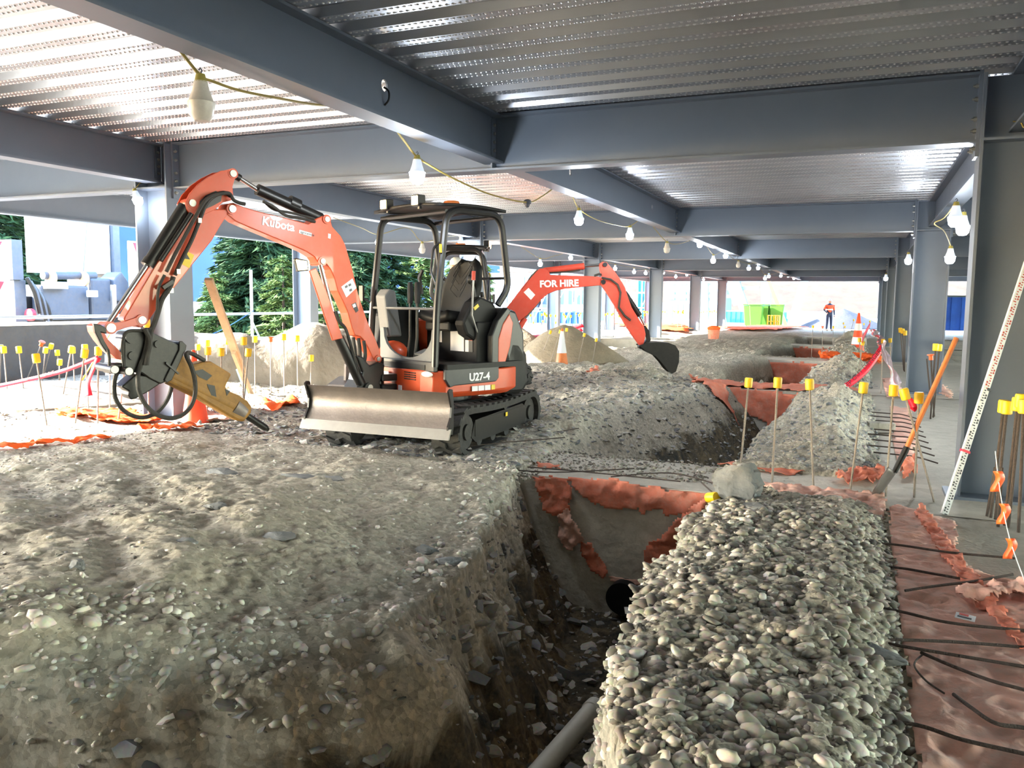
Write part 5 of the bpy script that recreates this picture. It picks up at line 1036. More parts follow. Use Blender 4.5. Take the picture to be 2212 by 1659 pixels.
# ------------------------------------------------------------------ tapes
def tape(pts, w, name, label, m, tw=None, par=None, cat='tape'):
    P = curve_pts(pts, 8); n = len(P); mb = MB(); vs = []
    for i, p in enumerate(P):
        d = (P[min(i+1, n-1)]-P[max(i-1, 0)]).normalized(); a = (tw(i/(n-1)) if tw else 0); s = d.cross(Vector((-.39, .92, 0))).normalized(); q = d.cross(s)
        v = (s*math.cos(a)+q*math.sin(a))*w/2; vs += [p-v, p+v]
    mb.add(vs, [(2*i, 2*i+1, 2*i+3, 2*i+2) for i in range(n-1)]); o = mb.build(name, m, par, solid=.0015)
    return tag(o, label, cat) if label else o
def P3(u, v, y): return aty(u, v, y)
yb = 14.9
tp = tape([P3(1907, 748, yb), P3(1870, 800, yb-.3), P3(1820, 838, yb-.5), P3(1765, 851, yb-.6), P3(1735, 852, yb-.2)], .095, 'barrier_tape', 'red DANGER KEEP OUT tape sagging left from the capped bar to the second ground beam', M['tape'], tw=lambda t: .4*math.sin(t*5))
a, b = P3(1822, 847, yb-.62), P3(1902, 763, yb-.42); text('KEEP OUT DANGER', 'tape_lettering', .10, M['tapeink'], tp, a, b-a, (0, 0, 1))
tape([P3(1908, 748, yb), P3(1925, 800, 12), P3(1940, 838, 9.6), P3(1952, 852, 7.35)], .12, 'barrier_tape', 'shiny silver-pink twisted tape strung from the far bar to the tilted near bar', M['tapew'], tw=lambda t: 1.2*math.sin(t*9))
tape([P3(1953, 856, 7.28), P3(1966, 866, 7.26), P3(1974, 880, 7.25), P3(1970, 886, 7.24)], .05, 'barrier_tape', 'red tape end knotted under the tilted yellow-capped bar', M['tape'], tw=lambda t: .6)
tape([P3(1908, 745, yb), P3(1893, 722, 19), P3(1885, 716, 24)], .16, 'barrier_tape', 'crumpled white and silver tape between the far cone and the capped bar', M['tapew'], tw=lambda t: 1.5*math.sin(t*12))
tape([P3(1862, 735, yb), P3(1872, 715, 19), P3(1880, 700, 24)], .12, 'barrier_tape', 'dark red tape rising to the far striped cone', M['tape'])
y0 = 6.3
tp = tape([P3(-260, 872, y0), P3(-30, 838, y0), P3(70, 818, y0), P3(140, 800, y0), P3(212, 772, y0)], .045, 'barrier_tape', 'red DANGER KEEP OUT tape stretched between the bars at the left edge', M['tape'])
a, b = P3(88, 815.5, y0-.01), P3(166, 792, y0-.01); text('KEEP OUT', 'tape_lettering', .05, M['tapeink'], tp, a, b-a, (0, 0, 1)); a, b = P3(52, 824, y0-.01), P3(84, 817, y0-.01); text('KEEP', 'tape_lettering', .035, M['tapeink'], tp, a, b-a, (0, 0, 1))
tp = tape([P3(213, 772, y0), P3(200, 800, y0-.05), P3(190, 830, y0), P3(193, 855, y0)], .065, 'barrier_tape', 'loose red tape end hanging from the bar at the left', M['tape'], tw=lambda t: .5*math.sin(t*4))
yq = 7.7
tp = tape([P3(425, 860, yq), P3(445, 885, yq), P3(475, 905, yq), P3(510, 910, yq), P3(540, 905, yq), P3(580, 912, yq), P3(610, 913, yq)], .10, 'barrier_tape', 'crumpled pink-red tape with lettering lying under the breaker', M['tape'], tw=lambda t: .9*math.sin(t*6))
text('KEEP OUT', 'tape_lettering', .08, M['tapeink'], tp, P3(432, 866, yq-.05), P3(465, 900, yq-.05)-P3(432, 866, yq-.05), (0, 0, 1))
for i, (a, b, c, lb) in enumerate((((1085, 716), (1150, 728), (1260, 703), 'pink-red tape strung past the second digger above the earth heap'), ((1085, 727), (1160, 735), (1258, 712), 'lower pink-red tape strung past the second digger'))):
    tape([P3(*a, 22), P3(*b, 21), P3(*c, 20)], .10, 'barrier_tape', lb, M['tape'], tw=lambda t: .5*math.sin(t*7))
# ------------------------------------------------------------------ cones
def cone(p, h, label, m='cone', bands=((.45, .75),), top=1., name='traffic_cone', rz=0):
    t = empty(name, p, rz, label, 'cone'); w = h*.26
    MB().box((0, 0, .012*h), (w*2, w*2, .035*h)).lathe([(w*.98, .03*h), (w*.8, .06*h)], (0, 0, 0), 20).build('base', M[m], t, smooth=False, bevel=.01*h)
    f = lambda z: (.175*(1-z)+.025*z)*h
    body = MB().lathe([(f(0)*1.05, .03*h), (f(.1), .1*h), (f(1), .985*h), (f(1)*.6, h), (0, h)], (0, 0, 0), 24).build('body', M[m], t)
    for a, b in bands: MB().lathe([(f(a)+.003, a*h), (f(b)+.003, b*h)], (0, 0, 0), 24).build('reflective_band', M['refl'], t)
    return t
cone(atz(1213, 801, 0), .95, 'orange and white traffic cone in front of the earth heap', 'handle', ((.42, .93),))
p = atz(398, 916, .03); cone(Vector((-7.05, 7.2, .03)), .92, 'orange traffic cone behind the breaker by the nearest left column', bands=((.55, .8),))
cone(Vector((-.1, 26.8, .03)), 1.25, 'tall red and white striped cone at the far end of the right-hand row', bands=((.25, .42), (.58, .75)))
cone(Vector((1.42, 4.78, .02)), .9, 'dusty pink traffic cone cut off by the right edge of the photo', 'conep', ((.5, .75),), rz=.4)
# string with orange flags hanging from the cone
st = MB().tube(curve_pts([aty(2150, 975, 6.3), aty(2160, 1060, 6.), aty(2180, 1160, 5.5), aty(2215, 1260, 4.9)]), .003, 5).build('flag_string', M['white']); tag(st, 'thin white cord with orange flags beside the thick rusty bars', 'string')
for (u, v, y, w) in ((2155, 1040, 6.1, .05), (2168, 1110, 5.8, .035), (2182, 1185, 5.4, .05)):
    MB().grid(lambda s, q: tuple(aty(u-10+20*s+6*math.sin(q*5), v-22+44*q, y-.03*math.sin(s*3))), 5, 8).build('flag', M['capo'], st, solid=.002)
# ------------------------------------------------------------------ shovel, survey staff, paper, pipe
b0 = atz(1892, 1078, .012); tp_ = aty(2066, 730, 7.28); sck = aty(1955, 975, 7.12)
t = empty('shovel', b0, 0, 'long-handled shovel with an orange wooden handle leaning on the nearest right column', 'shovel')
MB().tube([sck-b0, tp_-b0], .0195, 12).build('handle', M['handle'], t)
ne = aty(1932, 1020, 7.06); MB().tube([sck-b0+(tp_-sck)*.04, sck-b0, ne-b0], [.024, .026, .021], 10).build('socket', M['oily'], t)
def blade(s, q):
    c = ne.lerp(b0, q); w = .105*(1-.15*q) if q < .7 else .105*(.9)*math.sqrt(max(.02, 1-((q-.7)/.3)**2*.9)); ax = (b0-ne).normalized(); sd_ = ax.cross(Vector((0, .5, 1))).normalized(); nn = sd_.cross(ax)
    x = s*2-1; return tuple(c-b0+sd_*x*w+nn*(.025*x*x))
MB().grid(blade, 11, 12).build('blade', M['worn'], t, solid=.004)
s0 = Vector((.63, 6.74, .0)); s1 = aty(2212, 590, 7.30); dd = (s1-s0).normalized(); Ls = 2.6
t = empty('survey_staff', s0, 0, 'white levelling staff with black and red graduations leaning on the right column', 'staff')
Xs = dd.cross(Vector((.39, -.92, 0))).normalized(); Ys = Xs.cross(dd)
Ms = Matrix((Xs, Ys, dd)).transposed().to_4x4()
MB().box((0, 0, Ls/2), (.052, .022, Ls)).xf(Ms).build('shaft', M['white'], t, smooth=False, bevel=.003)
sgn = -1 if (Ms @ Vector((0, -1, 0))).dot(Vector((.39, -.92, 0))) > 0 else 1
gm = MB(); gr = MB()
for k in range(int(Ls/.01)):
    z = .01*k; red = 1.0 <= z < 2.0; g_ = gr if red else gm
    if k % 2 == 0: g_.box((-.006 if (k//10) % 2 else .006, sgn*.0116, z+.005), (.012 if k % 10 else .022, .0012, .008))
    if k % 10 in (3, 4, 5) and k % 2: g_.box((.012 if (k//10) % 2 else -.012, sgn*.0116, z), (.012, .0012, .014))
tag(gm.xf(Ms).build('graduation', M['decal2'], t, smooth=False), kind='stuff'); tag(gr.xf(Ms).build('graduation', M['decalr'], t, smooth=False), kind='stuff')
MB().box((0, 0, .50), (.064, .034, .018)).xf(Ms).build('red_clip', M['tape'], t, smooth=False); MB().box((.02, 0, 1.0), (.03, .034, .02)).xf(Ms).build('catch', M['decal2'], t, smooth=False)
p = atz(2085, 1338, .05); t = MB().box((0, 0, 0), (.085, .055, .002), .3).build('paper_label', M['decal'], smooth=False); t.location = (p.x, p.y, .062); t.rotation_euler = (.15, .1, -.5); tag(t, 'small white printed paper label lying on the pink fabric strip', 'label')
MB().box((-.012, .012, .002), (.04, .015, .002), .3).build('print', M['decalr'], t, smooth=False); MB().box((.0, -.010, .002), (.06, .012, .002), .3).build('print', M['decal2'], t, smooth=False)
a, b = atz(1283, 1530, -.93), atz(1120, 1720, -.98)
t = empty('drain_pipe', a, 0, 'pale grey plastic pipe lying in the near trench', 'pipe'); d_ = (b-a)
MB().cyl((0, 0, 0), d_*1.6, .058, 24).build('barrel', M['pvc'], t); MB().lathe([(.045, -.035), (.06, -.03), (.062, -.0), (.064, .03), (.064, .045), (.058, .05)], (0, 0, 0), 24, d_).build('rim', M['pvc'], t)
pc = aty(1352, 1283, GB[0][0]-.0); t = empty('culvert_pipe', (pc.x, GB[0][0]-.14, pc.z), 0, 'dark pipe mouth at the foot of the trench end under the torn fabric', 'pipe')
MB().lathe([(.125, 0), (.14, 0), (.14, .3), (.118, .3), (.118, .02), (.125, 0)], (0, 0, 0), 28, (0, 1, 0)).build('pipe_wall', M['plastic'], t); MB().cyl((0, .2, 0), (0, .21, 0), .118, 24).build('pipe_inside', M['oily'], t)
p = atz(1537, 1080, .03); t = bpy.data.objects.new('safety_cap', CAPS['y']); COL.objects.link(t); t.location = (p.x, p.y, .05); t.rotation_euler = (1.3, .2, .8); t.scale = (1.3,)*3; tag(t, 'fallen yellow cap lying against the big boulder', 'cap')
for i, (u, v, w, h, rz, lb) in enumerate(((1480, 0, 0, 0, 0, ''),)): pass
t = MB().box((0, 0, .04), (.3, .16, .08)).build('concrete_block', M['conc'], smooth=False, bevel=.01); p = atz(1902, 935, 0); t.location = (p.x, p.y, .05); t.rotation_euler.z = .2; tag(t, 'small squared block on the gravel beside the kinked bars', 'block')
# ------------------------------------------------------------------ festoon lamps
def lampmesh(on):
    cap = MB().lathe([(.0, .232), (.022, .23), (.028, .20), (.034, .19)], n=14).build('socket', M['lampcap'] if on else M['lampcap'])
    sh = MB().lathe([(.032, .195), (.042, .15), (.060, .10), (.066, .095)], n=18).build('shell', M['lampclear'] if on else M['lampoff'])
    gl = MB().lathe([(.066, .095), (.064, .08), (.056, .03), (.035, .005), (0, 0)], n=18).build('bulb', M['lampon'] if on else M['lampoff'])
    hk = MB().tube([(0, 0, .23), (.01, 0, .245), (0, 0, .26), (-.01, 0, .25)], .004, 5).build('hook', M['lampgrey'])
    r = [o.data for o in (cap, sh, gl, hk)]
    for o in (cap, sh, gl, hk): bpy.data.objects.remove(o)
    return r
LM = {True: lampmesh(True), False: lampmesh(False)}
def lamp(p, label, on=True, light=0., s=1., tilt=(0, 0), group='festoon lamps'):
    t = empty('festoon_lamp', p, 0, label, 'lamp', group); t.rotation_euler = (tilt[0], tilt[1], 0); t.scale = (s,)*3
    for nm, me in zip(('socket', 'shell', 'bulb', 'hook'), LM[on]): q = bpy.data.objects.new(nm, me); COL.objects.link(q); q.parent = t; q.location = (0, 0, -.23)
    if light:
        L = bpy.data.lights.new('lamp_light', 'POINT'); L.energy = light; L.color = (.86, .93, 1); L.shadow_soft_size = .07; o = bpy.data.objects.new('lamp_light', L); COL.objects.link(o); o.parent = t; o.location = (0, 0, -.30)
    return t
Cl = [(433, 160, 0, 1.15), (901, 335, 1, 1.05), (1251, 449, 1, 1), (1361, 487, 1, 1), (1441, 521, 0, 1), (1512, 513, 1, 1), (1541, 549, 1, 1), (1568, 540, 1, 1), (1595, 562, 0, 1), (1618, 569, 1, 1), (1638, 569, 1, 1), (1653, 592, 1, 1), (1661, 588, 1, 1), (1687, 588, 1, 1), (1703, 589, 1, 1), (1715, 595, 1, 1)]
lp = []
for i, (u, v, on, s) in enumerate(Cl):
    p = atx(u, v, XC-.11); lp.append(p)
    lamp(p, ('unlit' if not on else 'glowing')+f' cage lamp, {ORD[i]} from the camera on the cable along the central beam', bool(on), 14 if on and i < 9 else 0, s)
def cable(pts, label, r=.006): return tag(MB().tube(curve_pts(pts), r, 6).build('festoon_cable', M['cable']), label, 'cable')
X_ = XC-.11; C_ = lambda *q: [atx(u, v, X_) for u, v in q]
cable(C_((-60, -60), (60, -28), (200, 10), (300, 50), (345, 72), (380, 100), (432, 162), (460, 176), (520, 196), (600, 212), (680, 226), (745, 231), (835, 262), (870, 300), (898, 336), (930, 358), (985, 388), (1060, 420), (1138, 437), (1170, 425), (1200, 403)), 'yellow-brown festoon cable along the central beam from the top left corner to the black connector', .009)
cable([atx(u, v, X_) for u, v in ((1200, 403), (1230, 412), (1250, 450), (1290, 475), (1340, 488), (1361, 488), (1385, 474), (1404, 482), (1440, 522), (1470, 526), (1511, 514), (1525, 530), (1541, 550), (1555, 545), (1568, 541), (1580, 556), (1595, 563), (1618, 570), (1638, 570), (1653, 593), (1687, 589), (1715, 596))], 'dark festoon cable looping between the far lamps of the central beam')
t = MB().ball((0, 0, 0), (.05, .035, .035), 10, 8).ball((.0, 0, -.03), (.03, .03, .03), 8, 6).build('cable_connector', M['lampgrey']); t.location = atx(1139, 437, X_); tag(t, 'black plug connector wrapped on the festoon cable above the canopy', 'connector')
Ll = [(290, 408, 1, .9), (818, 505, 1, 1), (912, 522, 0, 1), (996, 508, 1, 1), (1090, 527, 1, 1), (1167, 557, 1, 1), (1233, 545, 1, 1), (1329, 570, 1, 1), (1370, 578, 1, 1), (1395, 581, 1, 1), (1433, 581, 1, 1), (1460, 590, 1, 1), (1484, 586, 1, 1), (1520, 597, 1, 1), (1537, 592, 1, 1)]
for i, (u, v, on, s) in enumerate(Ll):
    p = atx(u, v, -7.95) if i != 2 else atx(u, v, -7.95)
    lamp(p, ('unlit' if not on else 'glowing')+f' cage lamp, {ORD[i]} from the camera on the cable along the left inner columns', bool(on), (2.5 if i == 0 else 8) if on and i < 5 else 0, s, tilt=(0, -.35) if i == 0 else (0, 0))
cable([atx(u, v, -7.95) for u, v in ((0, 335), (130, 352), (240, 380), (305, 388), (300, 398), (290, 410))], 'yellow cable looping under the near left beam to its lamp')
cable([atx(u, v, -7.95) for u, v in ((720, 470), (780, 492), (818, 506), (880, 492), (912, 522), (960, 512), (996, 509), (1040, 515), (1090, 528), (1120, 530), (1167, 558), (1200, 552), (1233, 546), (1280, 556), (1329, 571), (1395, 582), (1460, 591), (1537, 593))], 'thin yellow cable linking the lamps along the left inner columns')
for i, (u, v, y, s) in enumerate(((2066, 436, 9.4, 1.1), (2082, 458, 10.2, 1.1), (2054, 531, 12.6, 1.05), (1963, 545, 17.2, 1.), (1914, 590, 27, 1.))):
    lamp(aty(u, v, y), f'glowing cage lamp, {ORD[i]} from the camera behind the right-hand columns', True, 14 if i < 4 else 0, s)
cable([aty(2066, 436, 9.4), aty(2040, 470, 9.9), aty(2018, 483, 10.4), aty(2040, 500, 11.5), aty(2054, 532, 12.6)], 'yellow cable zigzagging behind the right-hand columns')
cable([atx(2185, 262, 1.0), atx(2205, 265, 1.0), atx(2212, 275, 1.0), atx(2230, 262, 1.0)], 'yellow cable end at the right edge under the beam')
# hook through the beam hole
p = atx(829, 200, XC+.01); tag(MB().tube(curve_pts([p+Vector((.0, 0, .04)), p+Vector((.03, .02, .01)), p+Vector((.03, .02, -.05)), p+Vector((0, .01, -.09))]), .008, 6).build('carabiner_hook', M['dblack']), 'black hook hanging from the round hole in the central beam', 'hook')
# ------------------------------------------------------------------ mounds
def heap(name, cx, cy, rx, ry, h, m, label, seed=0, rot=0, p=1.4, n=70, base=None, rough=.12, z0=None):
    def f(s, t):
        a = s*2*PI; r = t; w = 1+.18*float(vnoise(np.array([math.cos(a)*2+seed]), np.array([math.sin(a)*2]), seed)[0])*2
        x = math.cos(a)*r*w; y = math.sin(a)*r*w; X = cx+(x*rx*math.cos(rot)-y*ry*math.sin(rot)); Y = cy+(x*rx*math.sin(rot)+y*ry*math.cos(rot))
        nz = float(fbm(np.array([X]), np.array([Y]), 1.3, 5, seed)[0])
        z = h*(1-r**p)+nz*rough*2*h*(1-r*.8)
        return (X-cx, Y-cy, z if r < 1 else -.15)
    mb = MB().grid(f, n, max(12, n//2)); o = mb.build(name, m, angle=60); o.location = (cx, cy, gz(cx, cy) if z0 is None else z0); return tag(o, label, 'mound')
M['sand'] = mat('damp_sand', (124, 114, 100), .95, 0, .14, 2.5, .25, (150, 140, 124), bump=1, bs=9)
M['earth'] = mat('earth_heap', (122, 110, 90), .95, 0, .16, 3, .3, (160, 148, 124), bump=1, bs=16)
M['pile'] = mat('grey_gravel_pile', (52, 52, 56), .9, 0, .25, 9, 0, bump=1, bs=12)
def ridge(s, t):
    ax, ay, bx, by = -11.3, 10.2, -7.75, 13.2; L_ = math.hypot(bx-ax, by-ay); ux, uy = (bx-ax)/L_, (by-ay)/L_
    e = min(1, s/.10, (1-s)/.14); e = max(0, e)**.6; top = (1.0+.10*math.sin(s*11+.6)+.06*math.sin(s*23))*e
    w = (t-.5)*2; pr = max(0, 1-abs(w)**2.6)**.8; off = w*1.05
    x = ax+ux*L_*s+uy*off; y = ay+uy*L_*s-ux*off
    n_ = float(fbm(np.array([x]), np.array([y]), 1.6, 5, 70)[0])
    return (x+9.5, y-11.7+.15*n_, top*pr+n_*.12*pr-.03)
o = MB().grid(ridge, 130, 50).build('sand_mound', M['sand'], angle=60); o.location = (-9.5, 11.7, 0); tag(o, 'long steep-faced sand mound behind the capped bars left of the digger', 'mound')
heap('earth_heap', -6.55, 18.6, 1.5, 1.05, .84, M['earth'], 'brown earth heap behind the traffic cone', 3, n=80)
heap('earth_heap', -9.2, 20.5, 1.6, 1.4, .95, M['earth'], 'second earth heap beyond the pink tapes', 5)
heap('gravel_pile', -1.15, 56.5, 2.5, 2.3, 1.25, M['pile'], 'grey gravel pile in the sun at the far opening', 7, p=1.05, rough=.03)
heap('sand_mound', -10.4, 8.1, 1.5, 1.2, .26, M['sand'], 'low pale mound in the sun behind the red tape', 11)
# slab block behind far bucket
t = MB().box((0, 0, .18), (1.5, .5, .46)).build('concrete_block', M['conc'], smooth=False, bevel=.02); p = atz(1345, 758, 0); t.location = (p.x, p.y, -.02); t.rotation_euler.z = .25; tag(t, 'long pale concrete block behind the far digger arm', 'block')
# spare bucket with red coupler, timber, white blocks by the blade
t = empty('digger_bucket', (-5.85, 9.0, .03), .1, 'spare grey digging bucket with a pink-red side lying behind the dozer blade', 'bucket')
pr = [(-.3, .0), (-.34, .2), (-.25, .42), (.05, .5), (.3, .42), (.34, .25), (.1, .05)]
MB().prism(pr, (.35, 0, 0), EXY, EUP, EX, -.02, .02).build('side_plate', M['red'], t, smooth=False); MB().prism(pr, (-.45, 0, 0), EXY, EUP, EX, -.02, .02).build('side_plate', M['worn'], t, smooth=False)
mb = MB()
for i in range(6): mb.add([(-.45, *pr[i]), (.35, *pr[i]), (.35, *pr[i+1]), (-.45, *pr[i+1])], [(0, 1, 2, 3)])
mb.build('shell', M['worn'], t, smooth=False, solid=.015)
for x in (-.3, -.05): MB().prism([(-.1, .45), (-.08, .68), (0, .74), (.08, .68), (.1, .45)], (x, 0, 0), EXY, EUP, EX, -.015, .015).build('ear', M['worn'], t, smooth=False)
MB().cyl((-.32, 0, .66), (-.03, 0, .66), .03, 10).build('pin', M['worn'], t)
MB().prism([(-.2, .3), (-.22, .6), (-.05, .72), (.12, .68), (.2, .5), (.16, .3)], (.42, 0, 0), EXY, EUP, EX, -.05, .05).build('red_shoe', M['red'], t, smooth=False, bevel=.02)
for i, (u0, v0, u1, v1, z, w, h, m, lb) in enumerate(((535, 868, 590, 862, .10, .2, .10, 'refl', 'white timber block left of the bucket, front one'), (560, 878, 640, 868, .06, .18, .1, 'refl', 'long white timber block left of the bucket'), (540, 905, 640, 893, .03, .12, .06, 'wood', 'plank on the ground left of the dozer blade'))):
    a, b = atz(u0, v0, z), atz(u1, v1, z); c = (a+b)/2; mb = MB().bar(a-c, b-c, w, h); o = mb.build('timber_block', M[m], smooth=False, bevel=.006); o.location = c; tag(o, lb, 'timber')
# timber prop leaning on the column
a, b = Vector((-7.55, 8.0, 1.78)), atz(548, 868, 0.02); t = empty('timber_prop', a, 0, 'long timber prop leaning on the nearest left column with a blue-white lower end', 'prop'); d = b-a
MB().bar((0, 0, 0), d*.72, .10, .05).build('plank', M['wood'], t, smooth=False); MB().bar(d*.55+Vector((.02, -.05, 0)), d, .05, .09).build('plank', M['wood'], t, smooth=False)
MB().bar(d*.70+Vector((.0, -.08, 0)), d*.97+Vector((0, -.08, 0)), .045, .02).build('blue_strip', mat('pale_blue', (150, 210, 225), .5), t, smooth=False)
# ------------------------------------------------------------------ edge rail
def tubet(name, label, pts, r, m, cat, par=None): return tag(MB().tube(pts, r, 8).build(name, M[m], par), label, cat)
tubet('scaffold_tube', 'horizontal scaffold tube rail in front of the conifers', [(-13.2, 8, 1.18), (-13.2, 30, 1.18)], .03, 'scaf', 'rail')
tubet('scaffold_tube', 'lower scaffold rail low behind the left bars', [(-12.9, 6, .62), (-12.9, 20, .62)], .025, 'scaf', 'rail')
p = atx(545, 720, -13.15); tubet('scaffold_tube', 'upright scaffold tube with an orange clip in front of the conifers', [(-13.15, p.y, -.1), (-13.15, p.y, 2.2)], .035, 'scaf', 'post')
tubet('scaffold_tube', 'slanting scaffold brace beside the upright tube', [(-13.2, p.y, 1.1), (-14, p.y+1.6, 0)], .025, 'scaf', 'brace')
tag(MB().tube(curve_pts([(-13.1, p.y-1.9, .62), (-13.1, p.y-1, .85), (-13.1, p.y, 1.25)]), .008, 5).build('rope', M['turqb']), 'thin blue rope tied to the upright scaffold tube', 'rope')
tag(MB().tube([aty(250, 700, 9.6), aty(205, 775, 9.3), aty(150, 868, 9.0)], .012, 5).build('strap', M['cap']), 'yellow strap slanting down behind the breaker linkage', 'strap')
# ------------------------------------------------------------------ barrier and truck at the left edge
t = empty('steel_barrier', (-12.85, 8.3, 0), 0, 'low grey steel barrier in front of the truck at the left', 'barrier')
MB().box((0, 0, .5), (.08, 5.2, 1.12)).build('panel', M['truckgrey'], t, smooth=False); MB().box((0, 0, 1.08), (.18, 5.25, .05)).build('top_flange', M['galv'], t, smooth=False)
def tp3(u, v, x): return atx(u, v, x)
TX = -16.2
t = empty('recovery_truck', (TX-1., 12.6, .3), 0, 'white and grey winch truck with red chevron boards at the left edge', 'truck'); o0 = Vector((TX-1., 12.6, .3))
def tbox(nm, m, u0, v0, u1, v1, x, dx, par=t, bev=.01):
    a = tp3(u0, v0, x)-o0; b = tp3(u1, v1, x)-o0; c = (a+b)/2; return MB().box((c.x-dx/2, c.y, c.z), (dx, abs(b.y-a.y), abs(b.z-a.z))).build(nm, M[m], par, smooth=False, bevel=bev)
def chev(u0, v0, u1, v1, k):
    bd = tbox('chevron_board', 'white', u0, v0, u1, v1, TX, .06)
    a = tp3(u0, v0, TX)-o0; b = tp3(u1, v1, TX)-o0; h = (a.z-b.z)
    for j in range(2):
        zt = a.z-h*.5*j; z1 = zt-h*.02; z2 = zt-h*.47; y0_, y1_ = (a.y, b.y) if k > 0 else (b.y, a.y)
        q = [(y0_, z1), (y0_+(y1_-y0_)*.75, z1), (y0_, z2)]
        MB().prism(q, (a.x+.01, 0, 0), EXY, EUP, EX, 0, .012).build('red_stripe', M['red'], bd, smooth=False)
chev(-40, 515, 26, 690, 1); chev(278, 520, 318, 700, -1)
tbox('side_locker', 'truckgrey', 24, 517, 52, 605, TX-.1, .4); tbox('side_locker', 'truckgrey', 30, 605, 60, 695, TX-.2, .3)
tbox('cab_box', 'white', 137, 400, 240, 592, TX-1.2, 1.4); tbox('cab_side', 'truckgrey', 240, 400, 262, 600, TX-1.1, 1.2)
tbox('chassis', 'dblack', 55, 640, 290, 700, TX-.5, 3.0)
wb = tbox('winch_body', 'truckgrey', 88, 615, 195, 690, TX-.2, .8, bev=.05); tbox('winch_body', 'truckgrey', 195, 600, 245, 690, TX-.3, .8, bev=.06); tbox('winch_guard', 'chrome', 102, 608, 148, 625, TX-.05, .2)
a = tp3(92, 595, TX-.4)-o0; b = tp3(205, 595, TX-.4)-o0; MB().cyl(a, b, .09, 16).build('winch_drum', M['truckgrey'], t)
for u, v in ((110, 600), (180, 603)): c = tp3(u, v, TX-.3)-o0; MB().cyl(c-Vector((0, .03, 0)), c+Vector((0, .03, 0)), .17, 16).build('drum_flange', M['wood'], t)
tbox('lamp', 'white', 192, 627, 213, 642, TX-.0, .1, bev=.02)
MB().prism([(0, 0), (.1, .55), (.3, .7), (.5, .45), (.45, 0)], tp3(243, 650, TX-.2)-o0, EXY, EUP, EX, -.5, .0).build('lifting_arm', M['truckgrey'], t, smooth=False, bevel=.03)
for k in range(5): a = tp3(58+k*7, 600+k*8, TX-.1)-o0; MB().tube(curve_pts([a, a+Vector((.05, .12, -.3)), a+Vector((0, .25, -.75))]), .045, 8).build('hydraulic_hose', M['truckgrey' if k % 2 else 'oily'], t)
MB().tube([tp3(115, 600, TX-.3)-o0, tp3(128, 480, TX-1)-o0, tp3(133, 430, TX-1.6)-o0], .022, 6).build('winch_cable', M['galv'], t); MB().tube([tp3(180, 590, TX-1.1)-o0, tp3(188, 480, TX-1.1)-o0], .012, 5).build('door_seam', M['grey'], t)
MB().tube([tp3(246, 680, TX+.05)-o0, tp3(244, 615, TX+.05)-o0], .07, 10).build('post', M['galv'], t)
c = tp3(60, 680, TX)-o0; MB().lathe([(.06, 0), (.13, .02), (.13, .1), (.06, .12)], c, 16, (0, 1, 0)).build('reel', M['red'], t)
for s_ in (-1.2, 1.9): MB().lathe([(.2, -.15), (.48, -.14), (.5, 0), (.48, .14), (.2, .15)], (-.4, s_, .05), 24, (1, 0, 0)).build('wheel', M['rubber'], t)
